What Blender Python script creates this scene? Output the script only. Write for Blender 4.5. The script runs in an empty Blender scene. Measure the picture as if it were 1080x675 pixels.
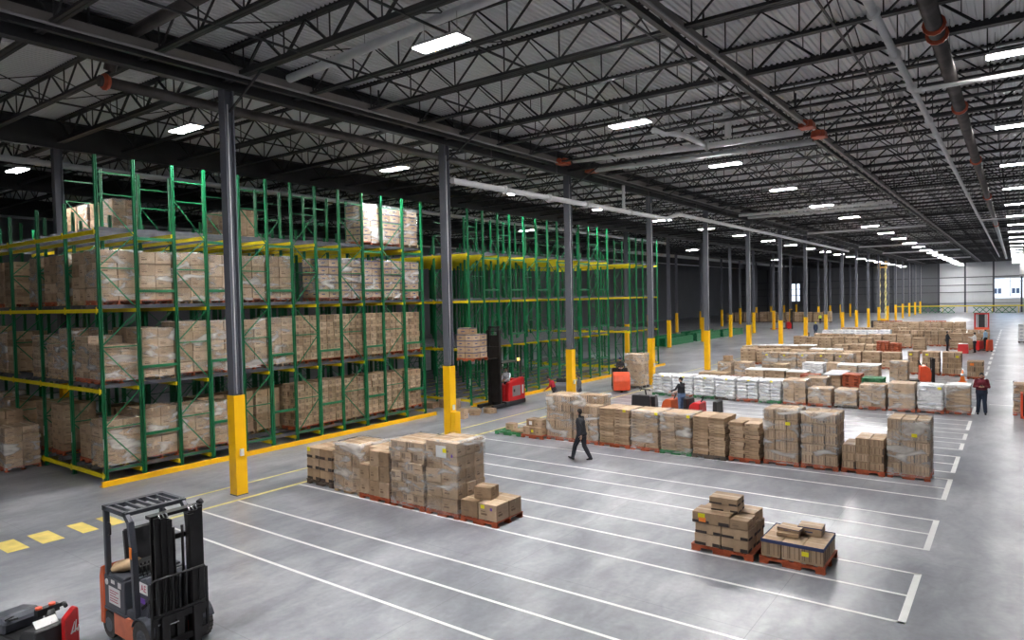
import bpy, bmesh, math, random
from mathutils import Vector, Matrix, noise as mnoise
S = bpy.context.scene
COL = S.collection
rnd = random.Random(11)
R = math.radians
ORD = ['first', 'second', 'third', 'fourth', 'fifth', 'sixth', 'seventh', 'eighth', 'ninth', 'tenth', 'eleventh', 'twelfth',
       'thirteenth', 'fourteenth', 'fifteenth', 'sixteenth', 'seventeenth', 'eighteenth', 'nineteenth', 'twentieth']

# ------------------------------------------------------------------ materials
def mat(name, col, rough=.6, metal=0., var=.06, scale=6., bump=0., spec=.5):
    m = bpy.data.materials.new(name); m.use_nodes = True
    nt = m.node_tree; N = nt.nodes; L = nt.links
    b = N['Principled BSDF']
    b.inputs['Roughness'].default_value = rough
    b.inputs['Metallic'].default_value = metal
    b.inputs['Specular IOR Level'].default_value = spec
    tc = N.new('ShaderNodeTexCoord')
    nz = N.new('ShaderNodeTexNoise'); nz.inputs['Scale'].default_value = scale; nz.inputs['Detail'].default_value = 4
    L.new(tc.outputs['Object'], nz.inputs['Vector'])
    rp = N.new('ShaderNodeValToRGB')
    lo = [max(0, c * (1 - var)) for c in col]; hi = [min(1, c * (1 + var)) for c in col]
    rp.color_ramp.elements[0].position = .3; rp.color_ramp.elements[1].position = .7
    rp.color_ramp.elements[0].color = (*lo, 1); rp.color_ramp.elements[1].color = (*hi, 1)
    L.new(nz.outputs['Fac'], rp.inputs['Fac']); L.new(rp.outputs['Color'], b.inputs['Base Color'])
    if bump:
        bp = N.new('ShaderNodeBump'); bp.inputs['Strength'].default_value = bump; bp.inputs['Distance'].default_value = .02
        L.new(nz.outputs['Fac'], bp.inputs['Height']); L.new(bp.outputs['Normal'], b.inputs['Normal'])
    return m

def toned(name, cols, rough=.75, bump=0.):
    """colour picked per carton: object random plus the mesh's own per-box tone"""
    m = bpy.data.materials.new(name); m.use_nodes = True
    nt = m.node_tree; N = nt.nodes; L = nt.links; b = N['Principled BSDF']
    b.inputs['Roughness'].default_value = rough; b.inputs['Specular IOR Level'].default_value = .3
    oi = N.new('ShaderNodeObjectInfo'); at = N.new('ShaderNodeAttribute'); at.attribute_name = 'tone'
    ad = N.new('ShaderNodeMath'); ad.operation = 'ADD'; fr = N.new('ShaderNodeMath'); fr.operation = 'FRACT'
    L.new(oi.outputs['Random'], ad.inputs[0]); L.new(at.outputs['Fac'], ad.inputs[1]); L.new(ad.outputs[0], fr.inputs[0])
    rp = N.new('ShaderNodeValToRGB'); els = rp.color_ramp.elements
    while len(els) < len(cols): els.new(.5)
    for i, c in enumerate(cols):
        els[i].position = i / (len(cols) - 1); els[i].color = (*c, 1)
    L.new(fr.outputs[0], rp.inputs['Fac'])
    tc = N.new('ShaderNodeTexCoord'); nz = N.new('ShaderNodeTexNoise'); nz.inputs['Scale'].default_value = 5; nz.inputs['Detail'].default_value = 5
    L.new(tc.outputs['Object'], nz.inputs['Vector'])
    mr = N.new('ShaderNodeMapRange'); mr.inputs['From Min'].default_value = .3; mr.inputs['From Max'].default_value = .7
    mr.inputs['To Min'].default_value = .82; mr.inputs['To Max'].default_value = 1.12
    L.new(nz.outputs['Fac'], mr.inputs['Value'])
    mx = N.new('ShaderNodeMix'); mx.data_type = 'RGBA'; mx.blend_type = 'MULTIPLY'; mx.inputs['Factor'].default_value = 1
    L.new(rp.outputs['Color'], mx.inputs['A']); L.new(mr.outputs['Result'], mx.inputs['B']); L.new(mx.outputs['Result'], b.inputs['Base Color'])
    if bump:
        bp = N.new('ShaderNodeBump'); bp.inputs['Strength'].default_value = bump; bp.inputs['Distance'].default_value = .03
        L.new(nz.outputs['Fac'], bp.inputs['Height']); L.new(bp.outputs['Normal'], b.inputs['Normal'])
    return m

def emis(name, col, st):
    m = bpy.data.materials.new(name); m.use_nodes = True
    b = m.node_tree.nodes['Principled BSDF']
    b.inputs['Base Color'].default_value = (*col, 1)
    b.inputs['Emission Color'].default_value = (*col, 1); b.inputs['Emission Strength'].default_value = st
    return m

M = {}
M['kraft'] = toned('kraft_cardboard', [(.27, .180, .110), (.46, .325, .21), (.35, .24, .15), (.53, .39, .27), (.31, .21, .13)])
M['tape'] = mat('packing_tape', (.42, .30, .18), .35)
M['print'] = mat('dark_print', (.045, .032, .03), .7)
M['brownprint'] = mat('brown_print', (.20, .13, .08), .7)
M['blue'] = mat('blue_tape', (.035, .05, .14), .5)
M['sack'] = toned('white_sacking', [(.72, .73, .76), (.82, .82, .83), (.76, .77, .80)], .55, .25)
M['sackprint'] = mat('grey_blue_print', (.38, .42, .52), .6)
M['green'] = mat('green_rack_paint', (.004, .15, .055), .42, 0, .15, 3)
M['yellow'] = mat('yellow_beam_paint', (.85, .68, .012), .4, 0, .06, 3)
M['safety'] = mat('safety_yellow_paint', (.98, .52, .004), .38, 0, .05, 2)
M['rail'] = mat('galvanised_rail', (.12, .125, .145), .45, .4, .15, 4)
M['orange'] = mat('orange_pallet_paint', (.36, .078, .028), .7, 0, .35, 5)
M['palletgreen'] = mat('green_pallet_paint', (.03, .17, .065), .7, 0, .3, 5)
M['wood'] = mat('bare_pallet_wood', (.42, .29, .17), .8, 0, .25, 5)
M['darkwood'] = mat('dark_pallet_wood', (.10, .075, .06), .8, 0, .25, 5)
M['colgrey'] = mat('grey_column_paint', (.105, .11, .135), .62, 0, .08, 1.5)
M['steel'] = mat('dark_primer_steel', (.018, .018, .021), .5, 0, .2, 2)
M['girder'] = mat('brown_grey_primer', (.21, .19, .18), .6, 0, .15, 1.)
M['white'] = mat('white_painted_pipe', (.82, .82, .83), .4, 0, .06, 2)
M['galv'] = mat('grey_pipe', (.30, .29, .29), .38, .5, .15, 2)
M['pipesteel'] = mat('black_steel_pipe', (.085, .075, .072), .38, .5, .3, 2)
M['coupler'] = mat('red_orange_coupler', (.44, .075, .03), .45, 0, .2, 6)
M['black'] = mat('black_plastic', (.016, .016, .018), .42, 0, .2, 4)
M['mast'] = mat('black_mast_steel', (.022, .02, .021), .36, .3, .3, 4)
M['charcoal'] = mat('charcoal_paint', (.055, .06, .075), .4, 0, .15, 4)
M['rubber'] = mat('worn_tyre_rubber', (.055, .052, .05), .8, 0, .3, 8)
M['chrome'] = mat('bright_steel', (.55, .55, .57), .25, .9, .1, 4)
M['lift_orange'] = mat('orange_truck_paint', (.62, .115, .035), .38, 0, .12, 4)
M['skirt'] = mat('faded_orange_paint', (.62, .18, .10), .5, 0, .15, 4)
M['red'] = mat('red_truck_paint', (.52, .014, .016), .3, 0, .1, 4)
M['redorange'] = mat('red_orange_paint', (.75, .09, .03), .35, 0, .1, 4)
M['paper'] = mat('white_paper', (.78, .78, .78), .6, 0, .04, 5)
M['label_yellow'] = mat('yellow_sticker', (.85, .74, .02), .5, 0, .03, 5)
M['label_orange'] = mat('orange_sticker', (.85, .22, .03), .5, 0, .03, 5)
M['label_purple'] = mat('purple_sticker', (.16, .07, .36), .5, 0, .03, 5)
M['redink'] = mat('red_ink', (.45, .03, .10), .6, 0, .03, 5)
M['skin'] = mat('skin', (.45, .27, .19), .55, 0, .05, 9)
M['hair'] = mat('dark_hair', (.02, .015, .012), .6, 0, .2, 20)
M['wallpanel'] = mat('pale_wall_panel', (.56, .575, .60), .5, 0, .05, .3)
M['walldim'] = mat('dimmed_wall_panel', (.13, .135, .15), .55, 0, .05, .3)  # wall colour darkened to stand for the dim light at the left
M['marking'] = mat('white_floor_paint', (.80, .80, .78), .45, 0, .06, 2)
M['yellowline'] = mat('yellow_floor_paint', (.74, .66, .24), .5, 0, .12, 3)
M['yellowdash'] = mat('yellow_hatch_paint', (.82, .64, .17), .5, 0, .14, 3)
M['extwall'] = mat('pale_render', (.78, .80, .84), .7, 0, .03, .3)
M['extwin'] = mat('dark_window_glass', (.05, .07, .11), .2)
M['lamp'] = emis('lamp_lens', (1, .985, .97), 390.)
M['lamp2'] = emis('lamp_lens_low', (1, .985, .97), 95.)
M['lamp3'] = emis('lamp_lens_mid', (1, .985, .97), 205.)
M['housing'] = mat('white_lamp_housing', (.62, .62, .63), .4, 0, .03, 3)
M['glow'] = emis('amber_beacon', (1, .55, .1), 4)
M['greysheet'] = mat('grey_plastic_sheet', (.36, .37, .40), .4, 0, .1, 3, .2)

def cloth(name, col):
    if name not in M: M[name] = mat(name, col, .85, 0, .2, 12, .15)
    return name
cloth('black_jacket', (.012, .013, .018)); cloth('dark_trousers', (.014, .015, .022)); cloth('maroon_sweater', (.13, .010, .022))
cloth('navy_jeans', (.018, .028, .055)); cloth('blue_jeans', (.09, .14, .26)); cloth('red_shirt', (.38, .012, .03)); cloth('white_shirt', (.72, .72, .70))
cloth('light_blue_shirt', (.30, .47, .62)); cloth('pale_shirt', (.55, .62, .66)); cloth('hi_vis_yellow', (.65, .75, .08)); cloth('shoes_black', (.01, .01, .01))
cloth('navy_cap', (.02, .035, .11)); cloth('grey_jacket', (.085, .09, .105)); cloth('purple_grey', (.20, .19, .27))

# stretch film: mostly clear, with white streaks
m = bpy.data.materials.new('stretch_film'); m.use_nodes = True; nt = m.node_tree; N = nt.nodes; L = nt.links
b = N['Principled BSDF']; b.inputs['Base Color'].default_value = (.96, .95, .94, 1); b.inputs['Roughness'].default_value = .16
tr = N.new('ShaderNodeBsdfTransparent'); mx = N.new('ShaderNodeMixShader'); tc = N.new('ShaderNodeTexCoord')
mp = N.new('ShaderNodeMapping'); mp.inputs['Scale'].default_value = (1.0, 1.0, 2.6); mp.inputs['Rotation'].default_value = (.5, .35, .3)
nz = N.new('ShaderNodeTexNoise'); nz.inputs['Scale'].default_value = 1.25; nz.inputs['Detail'].default_value = 4; nz.inputs['Distortion'].default_value = .7
mr = N.new('ShaderNodeMapRange'); mr.inputs['From Min'].default_value = .45; mr.inputs['From Max'].default_value = .74
mr.inputs['To Min'].default_value = .04; mr.inputs['To Max'].default_value = .62
oi = N.new('ShaderNodeObjectInfo'); va = N.new('ShaderNodeVectorMath'); va.operation = 'ADD'
vs = N.new('ShaderNodeVectorMath'); vs.operation = 'SCALE'; vs.inputs['Scale'].default_value = 1.0
L.new(oi.outputs['Location'], vs.inputs[0]); L.new(tc.outputs['Object'], va.inputs[0]); L.new(vs.outputs[0], va.inputs[1])
L.new(va.outputs[0], mp.inputs['Vector']); L.new(mp.outputs[0], nz.inputs['Vector']); L.new(nz.outputs['Fac'], mr.inputs['Value'])
L.new(mr.outputs['Result'], mx.inputs['Fac']); L.new(tr.outputs[0], mx.inputs[1]); L.new(b.outputs[0], mx.inputs[2])
L.new(mx.outputs[0], N['Material Output'].inputs['Surface']); M['film'] = m

# clear glass pane for the far windows
m = bpy.data.materials.new('window_glass'); m.use_nodes = True; nt = m.node_tree; N = nt.nodes; L = nt.links
gl = N.new('ShaderNodeBsdfGlossy'); gl.inputs['Roughness'].default_value = .05; tr = N.new('ShaderNodeBsdfTransparent'); mx = N.new('ShaderNodeMixShader')
mx.inputs['Fac'].default_value = .08; L.new(tr.outputs[0], mx.inputs[1]); L.new(gl.outputs[0], mx.inputs[2])
L.new(mx.outputs[0], N['Material Output'].inputs['Surface']); N.remove(N['Principled BSDF']); M['glass'] = m

# polished concrete floor with blotches, scuffs and saw-cut joints
m = bpy.data.materials.new('polished_concrete'); m.use_nodes = True; nt = m.node_tree; N = nt.nodes; L = nt.links; b = N['Principled BSDF']
tc = N.new('ShaderNodeTexCoord')
def nz(scale, det=5, dist=0., sc=(1, 1, 1), rot=0.):
    mp = N.new('ShaderNodeMapping'); mp.inputs['Scale'].default_value = sc; mp.inputs['Rotation'].default_value = (0, 0, rot); L.new(tc.outputs['Object'], mp.inputs['Vector'])
    n = N.new('ShaderNodeTexNoise'); n.inputs['Scale'].default_value = scale; n.inputs['Detail'].default_value = det; n.inputs['Distortion'].default_value = dist
    L.new(mp.outputs[0], n.inputs['Vector']); return n.outputs['Fac']
def ramp(f, stops):
    r = N.new('ShaderNodeValToRGB'); e = r.color_ramp.elements
    while len(e) < len(stops): e.new(.5)
    for i, (p, c) in enumerate(stops): e[i].position = p; e[i].color = (*c, 1)
    L.new(f, r.inputs['Fac']); return r.outputs['Color']
def mixc(a, bb, mode='MULTIPLY', fac=1.):
    x = N.new('ShaderNodeMix'); x.data_type = 'RGBA'; x.blend_type = mode
    if isinstance(fac, float): x.inputs['Factor'].default_value = fac
    else: L.new(fac, x.inputs['Factor'])
    L.new(a, x.inputs['A'])
    if isinstance(bb, tuple): x.inputs['B'].default_value = (*bb, 1)
    else: L.new(bb, x.inputs['B'])
    return x.outputs['Result']
c0 = ramp(nz(.22, 4, .3), [(.30, (.175, .183, .208)), (.5, (.262, .270, .294)), (.70, (.345, .352, .372))])
c1 = ramp(nz(.9, 6, .5, (1, .35, 1), .6), [(.30, (.66, .67, .70)), (.70, (1.25, 1.245, 1.235))])
c3 = ramp(nz(2.6, 5, 1.2, (1, .5, 1), -.4), [(.32, (.86, .86, .875)), (.68, (1.1, 1.1, 1.09))])
c2 = ramp(nz(9, 3), [(.3, (.93, .93, .93)), (.7, (1.06, 1.06, 1.06))])
col = mixc(mixc(mixc(c0, c1), c3), c2)
def joint(axis, pitch, off, w=.012):
    sx = N.new('ShaderNodeSeparateXYZ'); L.new(tc.outputs['Object'], sx.inputs[0])
    a = N.new('ShaderNodeMath'); a.operation = 'ADD'; a.inputs[1].default_value = -off + pitch * 200; L.new(sx.outputs[axis], a.inputs[0])
    mo = N.new('ShaderNodeMath'); mo.operation = 'MODULO'; mo.inputs[1].default_value = pitch; L.new(a.outputs[0], mo.inputs[0])
    lt = N.new('ShaderNodeMath'); lt.operation = 'LESS_THAN'; lt.inputs[1].default_value = w; L.new(mo.outputs[0], lt.inputs[0]); return lt.outputs[0]
mxj = N.new('ShaderNodeMath'); mxj.operation = 'MAXIMUM'
L.new(joint('X', 4.9, -18.2), mxj.inputs[0]); L.new(joint('Y', 4.85, 11.14), mxj.inputs[1])
jm = N.new('ShaderNodeMath'); jm.operation = 'MULTIPLY'; jm.inputs[1].default_value = .45; L.new(mxj.outputs[0], jm.inputs[0])
col = mixc(col, (.08, .08, .085), 'MIX', jm.outputs[0])
L.new(col, b.inputs['Base Color'])
b.inputs['Roughness'].default_value = .30; b.inputs['Specular IOR Level'].default_value = .38
M['floor'] = m
# galvanised deck
M['deck'] = mat('galvanised_roof_deck', (.90, .91, .92), .28, .18, .04, .6)

# ------------------------------------------------------------------ mesh builder
class MB:
    def __init__(s): s.v = []; s.f = []; s.m = []; s.t = []; s.X = Matrix.Identity(4); s.sm = []
    def add(s, vs, fs, m=0, tone=0., smooth=False):
        n = len(s.v); s.v += [tuple(s.X @ Vector(p)) for p in vs]
        for f in fs: s.f.append([n + i for i in f]); s.m.append(m); s.t.append(tone); s.sm.append(smooth)
    def box(s, x0, y0, z0, x1, y1, z1, m=0, tone=0., top=None):
        tx, ty = (top or (0, 0))
        s.add([(x0, y0, z0), (x1, y0, z0), (x1, y1, z0), (x0, y1, z0), (x0 + tx, y0 + ty, z1), (x1 - tx, y0 + ty, z1), (x1 - tx, y1 - ty, z1), (x0 + tx, y1 - ty, z1)],
              [(0, 3, 2, 1), (4, 5, 6, 7), (0, 1, 5, 4), (1, 2, 6, 5), (2, 3, 7, 6), (3, 0, 4, 7)], m, tone)
    def cbox(s, c, d, m=0, tone=0.):
        s.box(c[0] - d[0] / 2, c[1] - d[1] / 2, c[2] - d[2] / 2, c[0] + d[0] / 2, c[1] + d[1] / 2, c[2] + d[2] / 2, m, tone)
    def bar(s, p0, p1, w, h=None, m=0, up=(0, 0, 1)):
        h = h or w; p0 = Vector(p0); p1 = Vector(p1); d = (p1 - p0).normalized(); u = Vector(up)
        if abs(d.dot(u)) > .98: u = Vector((0, 1, 0))
        a = d.cross(u).normalized() * (w / 2); b2 = a.cross(d).normalized() * (h / 2)
        s.add([p0 - a - b2, p0 + a - b2, p0 + a + b2, p0 - a + b2, p1 - a - b2, p1 + a - b2, p1 + a + b2, p1 - a + b2],
              [(3, 2, 1, 0), (4, 5, 6, 7), (0, 1, 5, 4), (1, 2, 6, 5), (2, 3, 7, 6), (3, 0, 4, 7)], m)
    def cyl(s, p0, p1, r0, r1=None, n=12, m=0, caps=True, ell=1.):
        r1 = r0 if r1 is None else r1; p0 = Vector(p0); p1 = Vector(p1); d = (p1 - p0).normalized()
        u = Vector((0, 0, 1)) if abs(d.z) < .9 else Vector((0, 1, 0)); a = d.cross(u).normalized(); b2 = a.cross(d)
        vs = []
        for p, r in ((p0, r0), (p1, r1)):
            for i in range(n):
                t = 2 * math.pi * i / n; vs.append(p + a * math.cos(t) * r + b2 * math.sin(t) * r * ell)
        s.add(vs, [(i, (i + 1) % n, n + (i + 1) % n, n + i) for i in range(n)], m, 0, True)
        if caps: s.add(vs, [tuple(range(n))[::-1], tuple(range(n, 2 * n))], m)
    def tube(s, pts, r, n=8, m=0):
        for i in range(len(pts) - 1): s.cyl(pts[i], pts[i + 1], r, r, n, m)
    def prism(s, poly, axis, a, b2, m=0):
        def P(q, t): return (q[0], t, q[1]) if axis == 'y' else ((t, q[0], q[1]) if axis == 'x' else (q[0], q[1], t))
        n = len(poly); vs = [P(q, a) for q in poly] + [P(q, b2) for q in poly]
        s.add(vs, [tuple(range(n))[::-1], tuple(range(n, 2 * n))] + [(i, (i + 1) % n, n + (i + 1) % n, n + i) for i in range(n)], m)
    def ell(s, c, r, nu=12, nv=8, m=0):
        vs = []; fs = []
        for j in range(nv + 1):
            ph = math.pi * j / nv
            for i in range(nu):
                t = 2 * math.pi * i / nu; vs.append((c[0] + r[0] * math.sin(ph) * math.cos(t), c[1] + r[1] * math.sin(ph) * math.sin(t), c[2] + r[2] * math.cos(ph)))
        for j in range(nv):
            for i in range(nu): fs.append((j * nu + i, (j + 1) * nu + i, (j + 1) * nu + (i + 1) % nu, j * nu + (i + 1) % nu))
        s.add(vs, fs, m, 0, True)
    def mesh(s, name, mats, bevel=0.):
        me = bpy.data.meshes.new(name); me.from_pydata(s.v, [], s.f)
        for k in mats: me.materials.append(M[k])
        me.polygons.foreach_set('material_index', s.m); me.polygons.foreach_set('use_smooth', s.sm)
        if any(s.t):
            at = me.attributes.new('tone', 'FLOAT', 'FACE'); at.data.foreach_set('value', s.t)
        bm = bmesh.new(); bm.from_mesh(me)
        bmesh.ops.remove_doubles(bm, verts=bm.verts, dist=1e-5)
        bmesh.ops.recalc_face_normals(bm, faces=bm.faces)
        if bevel: bmesh.ops.bevel(bm, geom=bm.edges[:], offset=bevel, segments=1, affect='EDGES', clamp_overlap=True)
        bm.to_mesh(me); bm.free(); me.update(); return me
    def build(s, name, mats, parent=None, bevel=0.):
        if isinstance(mats, str): mats = [mats]
        return link(name, s.mesh(name, mats, bevel), parent)

def link(name, me, parent=None, loc=None, rz=0.):
    o = bpy.data.objects.new(name, me); COL.objects.link(o)
    if parent: o.parent = parent
    if loc is not None: o.location = loc
    if rz: o.rotation_euler = (0, 0, rz)
    return o
def thing(name, label, cat, loc=(0, 0, 0), rz=0., group=None):
    o = link(name, None, None, loc, rz); o.empty_display_size = .2
    return tag(o, label, cat, group)
def tag(o, label, cat, group=None):
    o['label'] = label; o['category'] = cat
    if group: o['group'] = group
    return o
def struct(o): o['kind'] = 'structure'; return o
def copy_tree(o, parent=None, label=None, loc=None):
    c = o.copy(); COL.objects.link(c)
    if parent: c.parent = parent
    if label: c['label'] = label
    if loc is not None: c.location = loc
    for ch in o.children: copy_tree(ch, c)
    return c

# ------------------------------------------------------------------ camera (5.5 m up, looking down the hall to the left)
cam = bpy.data.cameras.new('camera'); co = bpy.data.objects.new('camera', cam); COL.objects.link(co); S.camera = co
yaw, pit, rol = .634919670, .0304226685, -.0213491764
fw = Vector((-math.sin(yaw) * math.cos(pit), math.cos(yaw) * math.cos(pit), -math.sin(pit))); rt = Vector((math.cos(yaw), math.sin(yaw), 0)); up = rt.cross(fw)
r2 = rt * math.cos(rol) + up * math.sin(rol); u2 = up * math.cos(rol) - rt * math.sin(rol)
mw = Matrix((r2, u2, -fw)).transposed().to_4x4(); mw.translation = (0, 0, 5.5); co.matrix_world = mw
cam.sensor_width = 36; cam.lens = 721.662 * 36 / 1080; cam.clip_start = .1; cam.clip_end = 800

# ------------------------------------------------------------------ setting
YF, ZD, ZC = 197.5, 12.75, 11.86      # far wall, roof deck, joist bottom chord
XL, XR = -64., 19.
b = MB(); b.box(XL, -14, -.2, XR, YF + .3, 0); struct(b.build('floor', 'floor'))
b = MB(); pitch = .17; n = int((XR - XL) / pitch); prof = []
for i in range(n):
    x = XL + i * pitch; prof += [(x, ZD), (x + .07, ZD), (x + .085, ZD + .06), (x + .155, ZD + .06)]
prof.append((XL + n * pitch, ZD))
vs = [(x, -14, z) for x, z in prof] + [(x, YF, z) for x, z in prof]; k = len(prof)
b.add(vs, [(i, i + 1, k + i + 1, k + i) for i in range(k - 1)])
struct(b.build('ceiling', 'deck'))
b = MB(); b.box(XL, -14.3, 0, XR, -14, 13); struct(b.build('wall_near', 'walldim'))
b = MB(); b.box(XL - .3, -14, 0, XL, YF, 13); struct(b.build('wall_left', 'walldim'))  # low light on this side is put into the panel colour
b = MB(); b.box(XR, -14, 0, XR + .3, YF, 13); struct(b.build('wall_right', 'wallpanel'))
# far wall with two window openings
W1 = (-4.1, 3.2, 8.2, 8.0); W2 = (-49.8, 3.2, -47.5, 8.1)
b = MB()
def wallseg(x0, z0, x1, z1, m): b.box(x0, YF, z0, x1, YF + .25, z1, m)
wallseg(XL, 0, W2[0], 13, 1); wallseg(W2[0], 0, W2[2], W2[1], 1); wallseg(W2[0], W2[3], W2[2], 13, 1); wallseg(W2[2], 0, -15.3, 13, 1)  # same wall, its unlit left part painted darker
wallseg(-15.3, 0, W1[0], 13, 0); wallseg(W1[0], 0, W1[2], W1[1], 0); wallseg(W1[0], W1[3], W1[2], 13, 0); wallseg(W1[2], 0, XR, 13, 0)
struct(b.build('wall_far', ['wallpanel', 'walldim']))
for i, (z, h) in enumerate(((8.43, .2), (6.55, .16), (4.86, .16), (2.2, .12))):
    b = MB(); b.box(XL, YF - .22, z - h / 2, XR if z > 8.2 or z < 3 else W1[0], YF, z + h / 2); struct(b.build('trim_%d' % (i + 1), 'charcoal'))
for x in (-62, -56, -50.4, -45, -40, -35, -29.6, -25, -21, -15.2, -9.8, -4.2, 1.1):
    b = MB(); b.box(x - .18, YF - .36, 0, x + .18, YF - .22, 12.7); struct(b.build('wall_column', 'charcoal'))
for nme, w in (('window_1', W1), ('window_2', W2)):
    b = MB(); b.box(w[0], YF + .10, w[1], w[2], YF + .12, w[3]); g = struct(b.build(nme, 'glass'))
    b = MB()
    for q in ((w[0], w[1], w[2], w[1] + .1), (w[0], w[3] - .1, w[2], w[3]), (w[0], w[1], w[0] + .1, w[3]), (w[2] - .1, w[1], w[2], w[3])):
        b.box(q[0], YF + .04, q[1], q[2], YF + .2, q[3])
    xs = [w[0] + (w[2] - w[0]) * j / (2 if nme == 'window_2' else 4) for j in range(1, 2 if nme == 'window_2' else 4)]
    for x in xs: b.box(x - .06, YF + .05, w[1], x + .06, YF + .18, w[3])
    b.build('window_frame', 'housing', g)
# house seen outside
bl = thing('building', 'pale building with dark windows seen outside the far window', 'building', (0, 246, -2))
b = MB(); b.box(-20, 0, 0, 26, 8, 9.6); b.build('wall', 'extwall', bl)
for x in (-5.2, -4.2, -.9, .1, 4.0, 5.0):
    b = MB(); b.box(x, -.06, 6.1, x + .8, .06, 7.6); w = b.build('window', 'extwin', bl)
b = MB(); b.box(-20.2, -.2, 9.6, 26.2, 8.2, 9.9); b.build('roof_edge', 'housing', bl)

# floor markings
def mark(rects, m, name='floor_marking'):
    b = MB()
    for x0, y0, x1, y1 in rects: b.box(x0, y0, .001, x1, y1, .005)
    return struct(b.build(name, m))
groups = [(8.50, 9.64, 10.74), (12.77, 13.97, 15.15), (16.70, 17.82, 18.96), (21.0, 22.18, 23.32), (24.25, 25.45, 26.65), (27.87, 29.05), (29.85, 31.05), (31.95, 33.1, 34.2), (36.15, 37.3, 38.5)]
y = 40.4
while y < 112: groups.append((y, y + 1.2, y + 2.4)); y += 4.1
for g in groups:
    rc = [(-17.65, yy - .035, -1.48, yy + .035) for yy in g] + [(-1.58, g[0] - .035, -1.46, g[-1] + .035)]
    if g[0] < 60: mark(rc, 'marking')
    else: mark([(-1.64, g[0], -1.46, g[-1])], 'marking')
mark([(-17.73, 8.4, -17.60, 112)], 'yellowline'); mark([(-19.16, 8.2, -19.06, 112)], 'yellowline')
mark([(-1.0, 50, 3, 50.12), (-1.0, 60, 3, 60.12), (-1.0, 39.5, 3, 39.6)], 'marking')
for y0, y1 in ((5.50, 5.93), (6.2, 6.66), (7.06, 7.42), (7.74, 8.06), (4.75, 5.15)):
    mark([(-19.36, y0, -18.36, y1)], 'yellowdash', 'floor_hatch_marking')

# roof joists (bars along X), girders, bridging
def joist_mesh(Ln, heavy):
    b = MB(); c = .07 if heavy else .045; H = ZD - ZC
    for z, hh in ((0, .13 if heavy else .075), (H - .05, .09)):
        for s_ in (-1, 1): b.box(0, s_ * .05 - c / 1.0 if s_ < 0 else .012, z, Ln, -.012 if s_ < 0 else .05 + c / 1.0, z + hh)
    npan = round(Ln / 1.85); p = Ln / npan
    for i in range(npan):
        x = i * p
        b.bar((x, 0, H - .05), (x + p / 2, 0, .03), .06 if heavy else .042); b.bar((x + p / 2, 0, .03), (x + p, 0, H - .05), .06 if heavy else .042)
        b.bar((x + p / 2, 0, .03), (x + p / 2, 0, H - .05), .03); b.bar((x + p / 4, 0, H / 2), (x + p / 4, 0, H - .05), .022) if heavy else None
    return b.mesh('roof_joist', ['steel'])
bays = [(-18.2, 22.2), (-29.6, 11.4), (-41., 11.4), (-52.4, 11.4)]
jm = {}
for bx, bl_ in bays:
    for hv in (0, 1): jm[bl_, hv] = jm.get((bl_, hv)) or joist_mesh(bl_, hv)
    k = 0; y = 11.14 - 2.33 * 6
    while y < YF - 1:
        if not (bx < -45 and y > 90):
            struct(link('roof_joist', jm[bl_, 1 if k % 4 == 2 else 0], None, (bx, y, ZC)))
        k += 1; y += 2.33 if y < 32 else 2.42
for x in (-14.6, -10.9, -7.2, -3.5, .2, -23.8, -35.2):
    b = MB(); b.box(x - .022, -12, ZC - .02, x + .022, YF, ZC + .03); struct(b.build('roof_bridging', 'steel'))
    b = MB(); y = 11.14 - 2.33 * 6; b.X = Matrix.Identity(4)
    while y < 95:
        d = 2.33 if y < 32 else 2.42
        b.bar((x, y, ZC + .05), (x, y + d, ZD - .08), .026); b.bar((x, y, ZD - .08), (x, y + d, ZC + .05), .026); y += d
    struct(b.build('roof_bridging', 'steel'))
for x in (-18.2, -29.6, -41., -52.4, 4.0):
    b = MB(); b.box(x - .14, -12, 11.62, x + .14, YF - .3, 11.66); b.box(x - .14, -12, ZD - .1, x + .14, YF - .3, ZD - .05); b.box(x - .012, -12, 11.66, x + .012, YF - .3, ZD - .1)
    struct(b.build('roof_girder', 'steel'))

# ------------------------------------------------------------------ columns
CY = [11.14, 20.4, 29.65, 39.2, 48.75, 58.5, 68.25, 78., 87.7, 97.4, 107.2, 117, 126.8, 136.6, 146.6, 156.6, 167, 177.5, 188]
def column_meshes(w=.30):
    b = MB(); h = w / 2
    b.box(-h, -h, 0, h, -h + .035, 11.62); b.box(-h, h - .035, 0, h, h, 11.62); b.box(-.03, -h + .035, 0, .03, h - .035, 11.62)   # I section
    b.box(-h - .03, -h - .03, 0, h + .03, h + .03, .025)
    sh = b.mesh('shaft', ['colgrey'])
    b = MB(); o = h + .025
    b.box(-o, -o, .025, o, -h - .004, 2.9); b.box(-o, h + .004, .025, o, o, 2.9); b.box(-o, -h - .004, .025, -h - .004, h + .004, 2.9); b.box(h + .004, -h - .004, .025, o, h + .004, 2.9)
    sl = b.mesh('sleeve', ['safety'])
    b = MB(); b.cyl((h + .02, -h + .08, 2.95), (h + .02, -h + .08, 11.2), .014, None, 6); cd = b.mesh('conduit', ['white'])
    b = MB(); b.bar((h, 0, 11.0), (h + 1.7, 0, 11.9), .05); br = b.mesh('knee_brace', ['steel'])
    b = MB(); b.box(h + .025, -.05, 1.15, h + .09, .05, 1.35); bx = b.mesh('switch_box', ['paper'])
    return sh, sl, cd, br, bx
sh, sl, cd, br, bxm = column_meshes()
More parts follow.
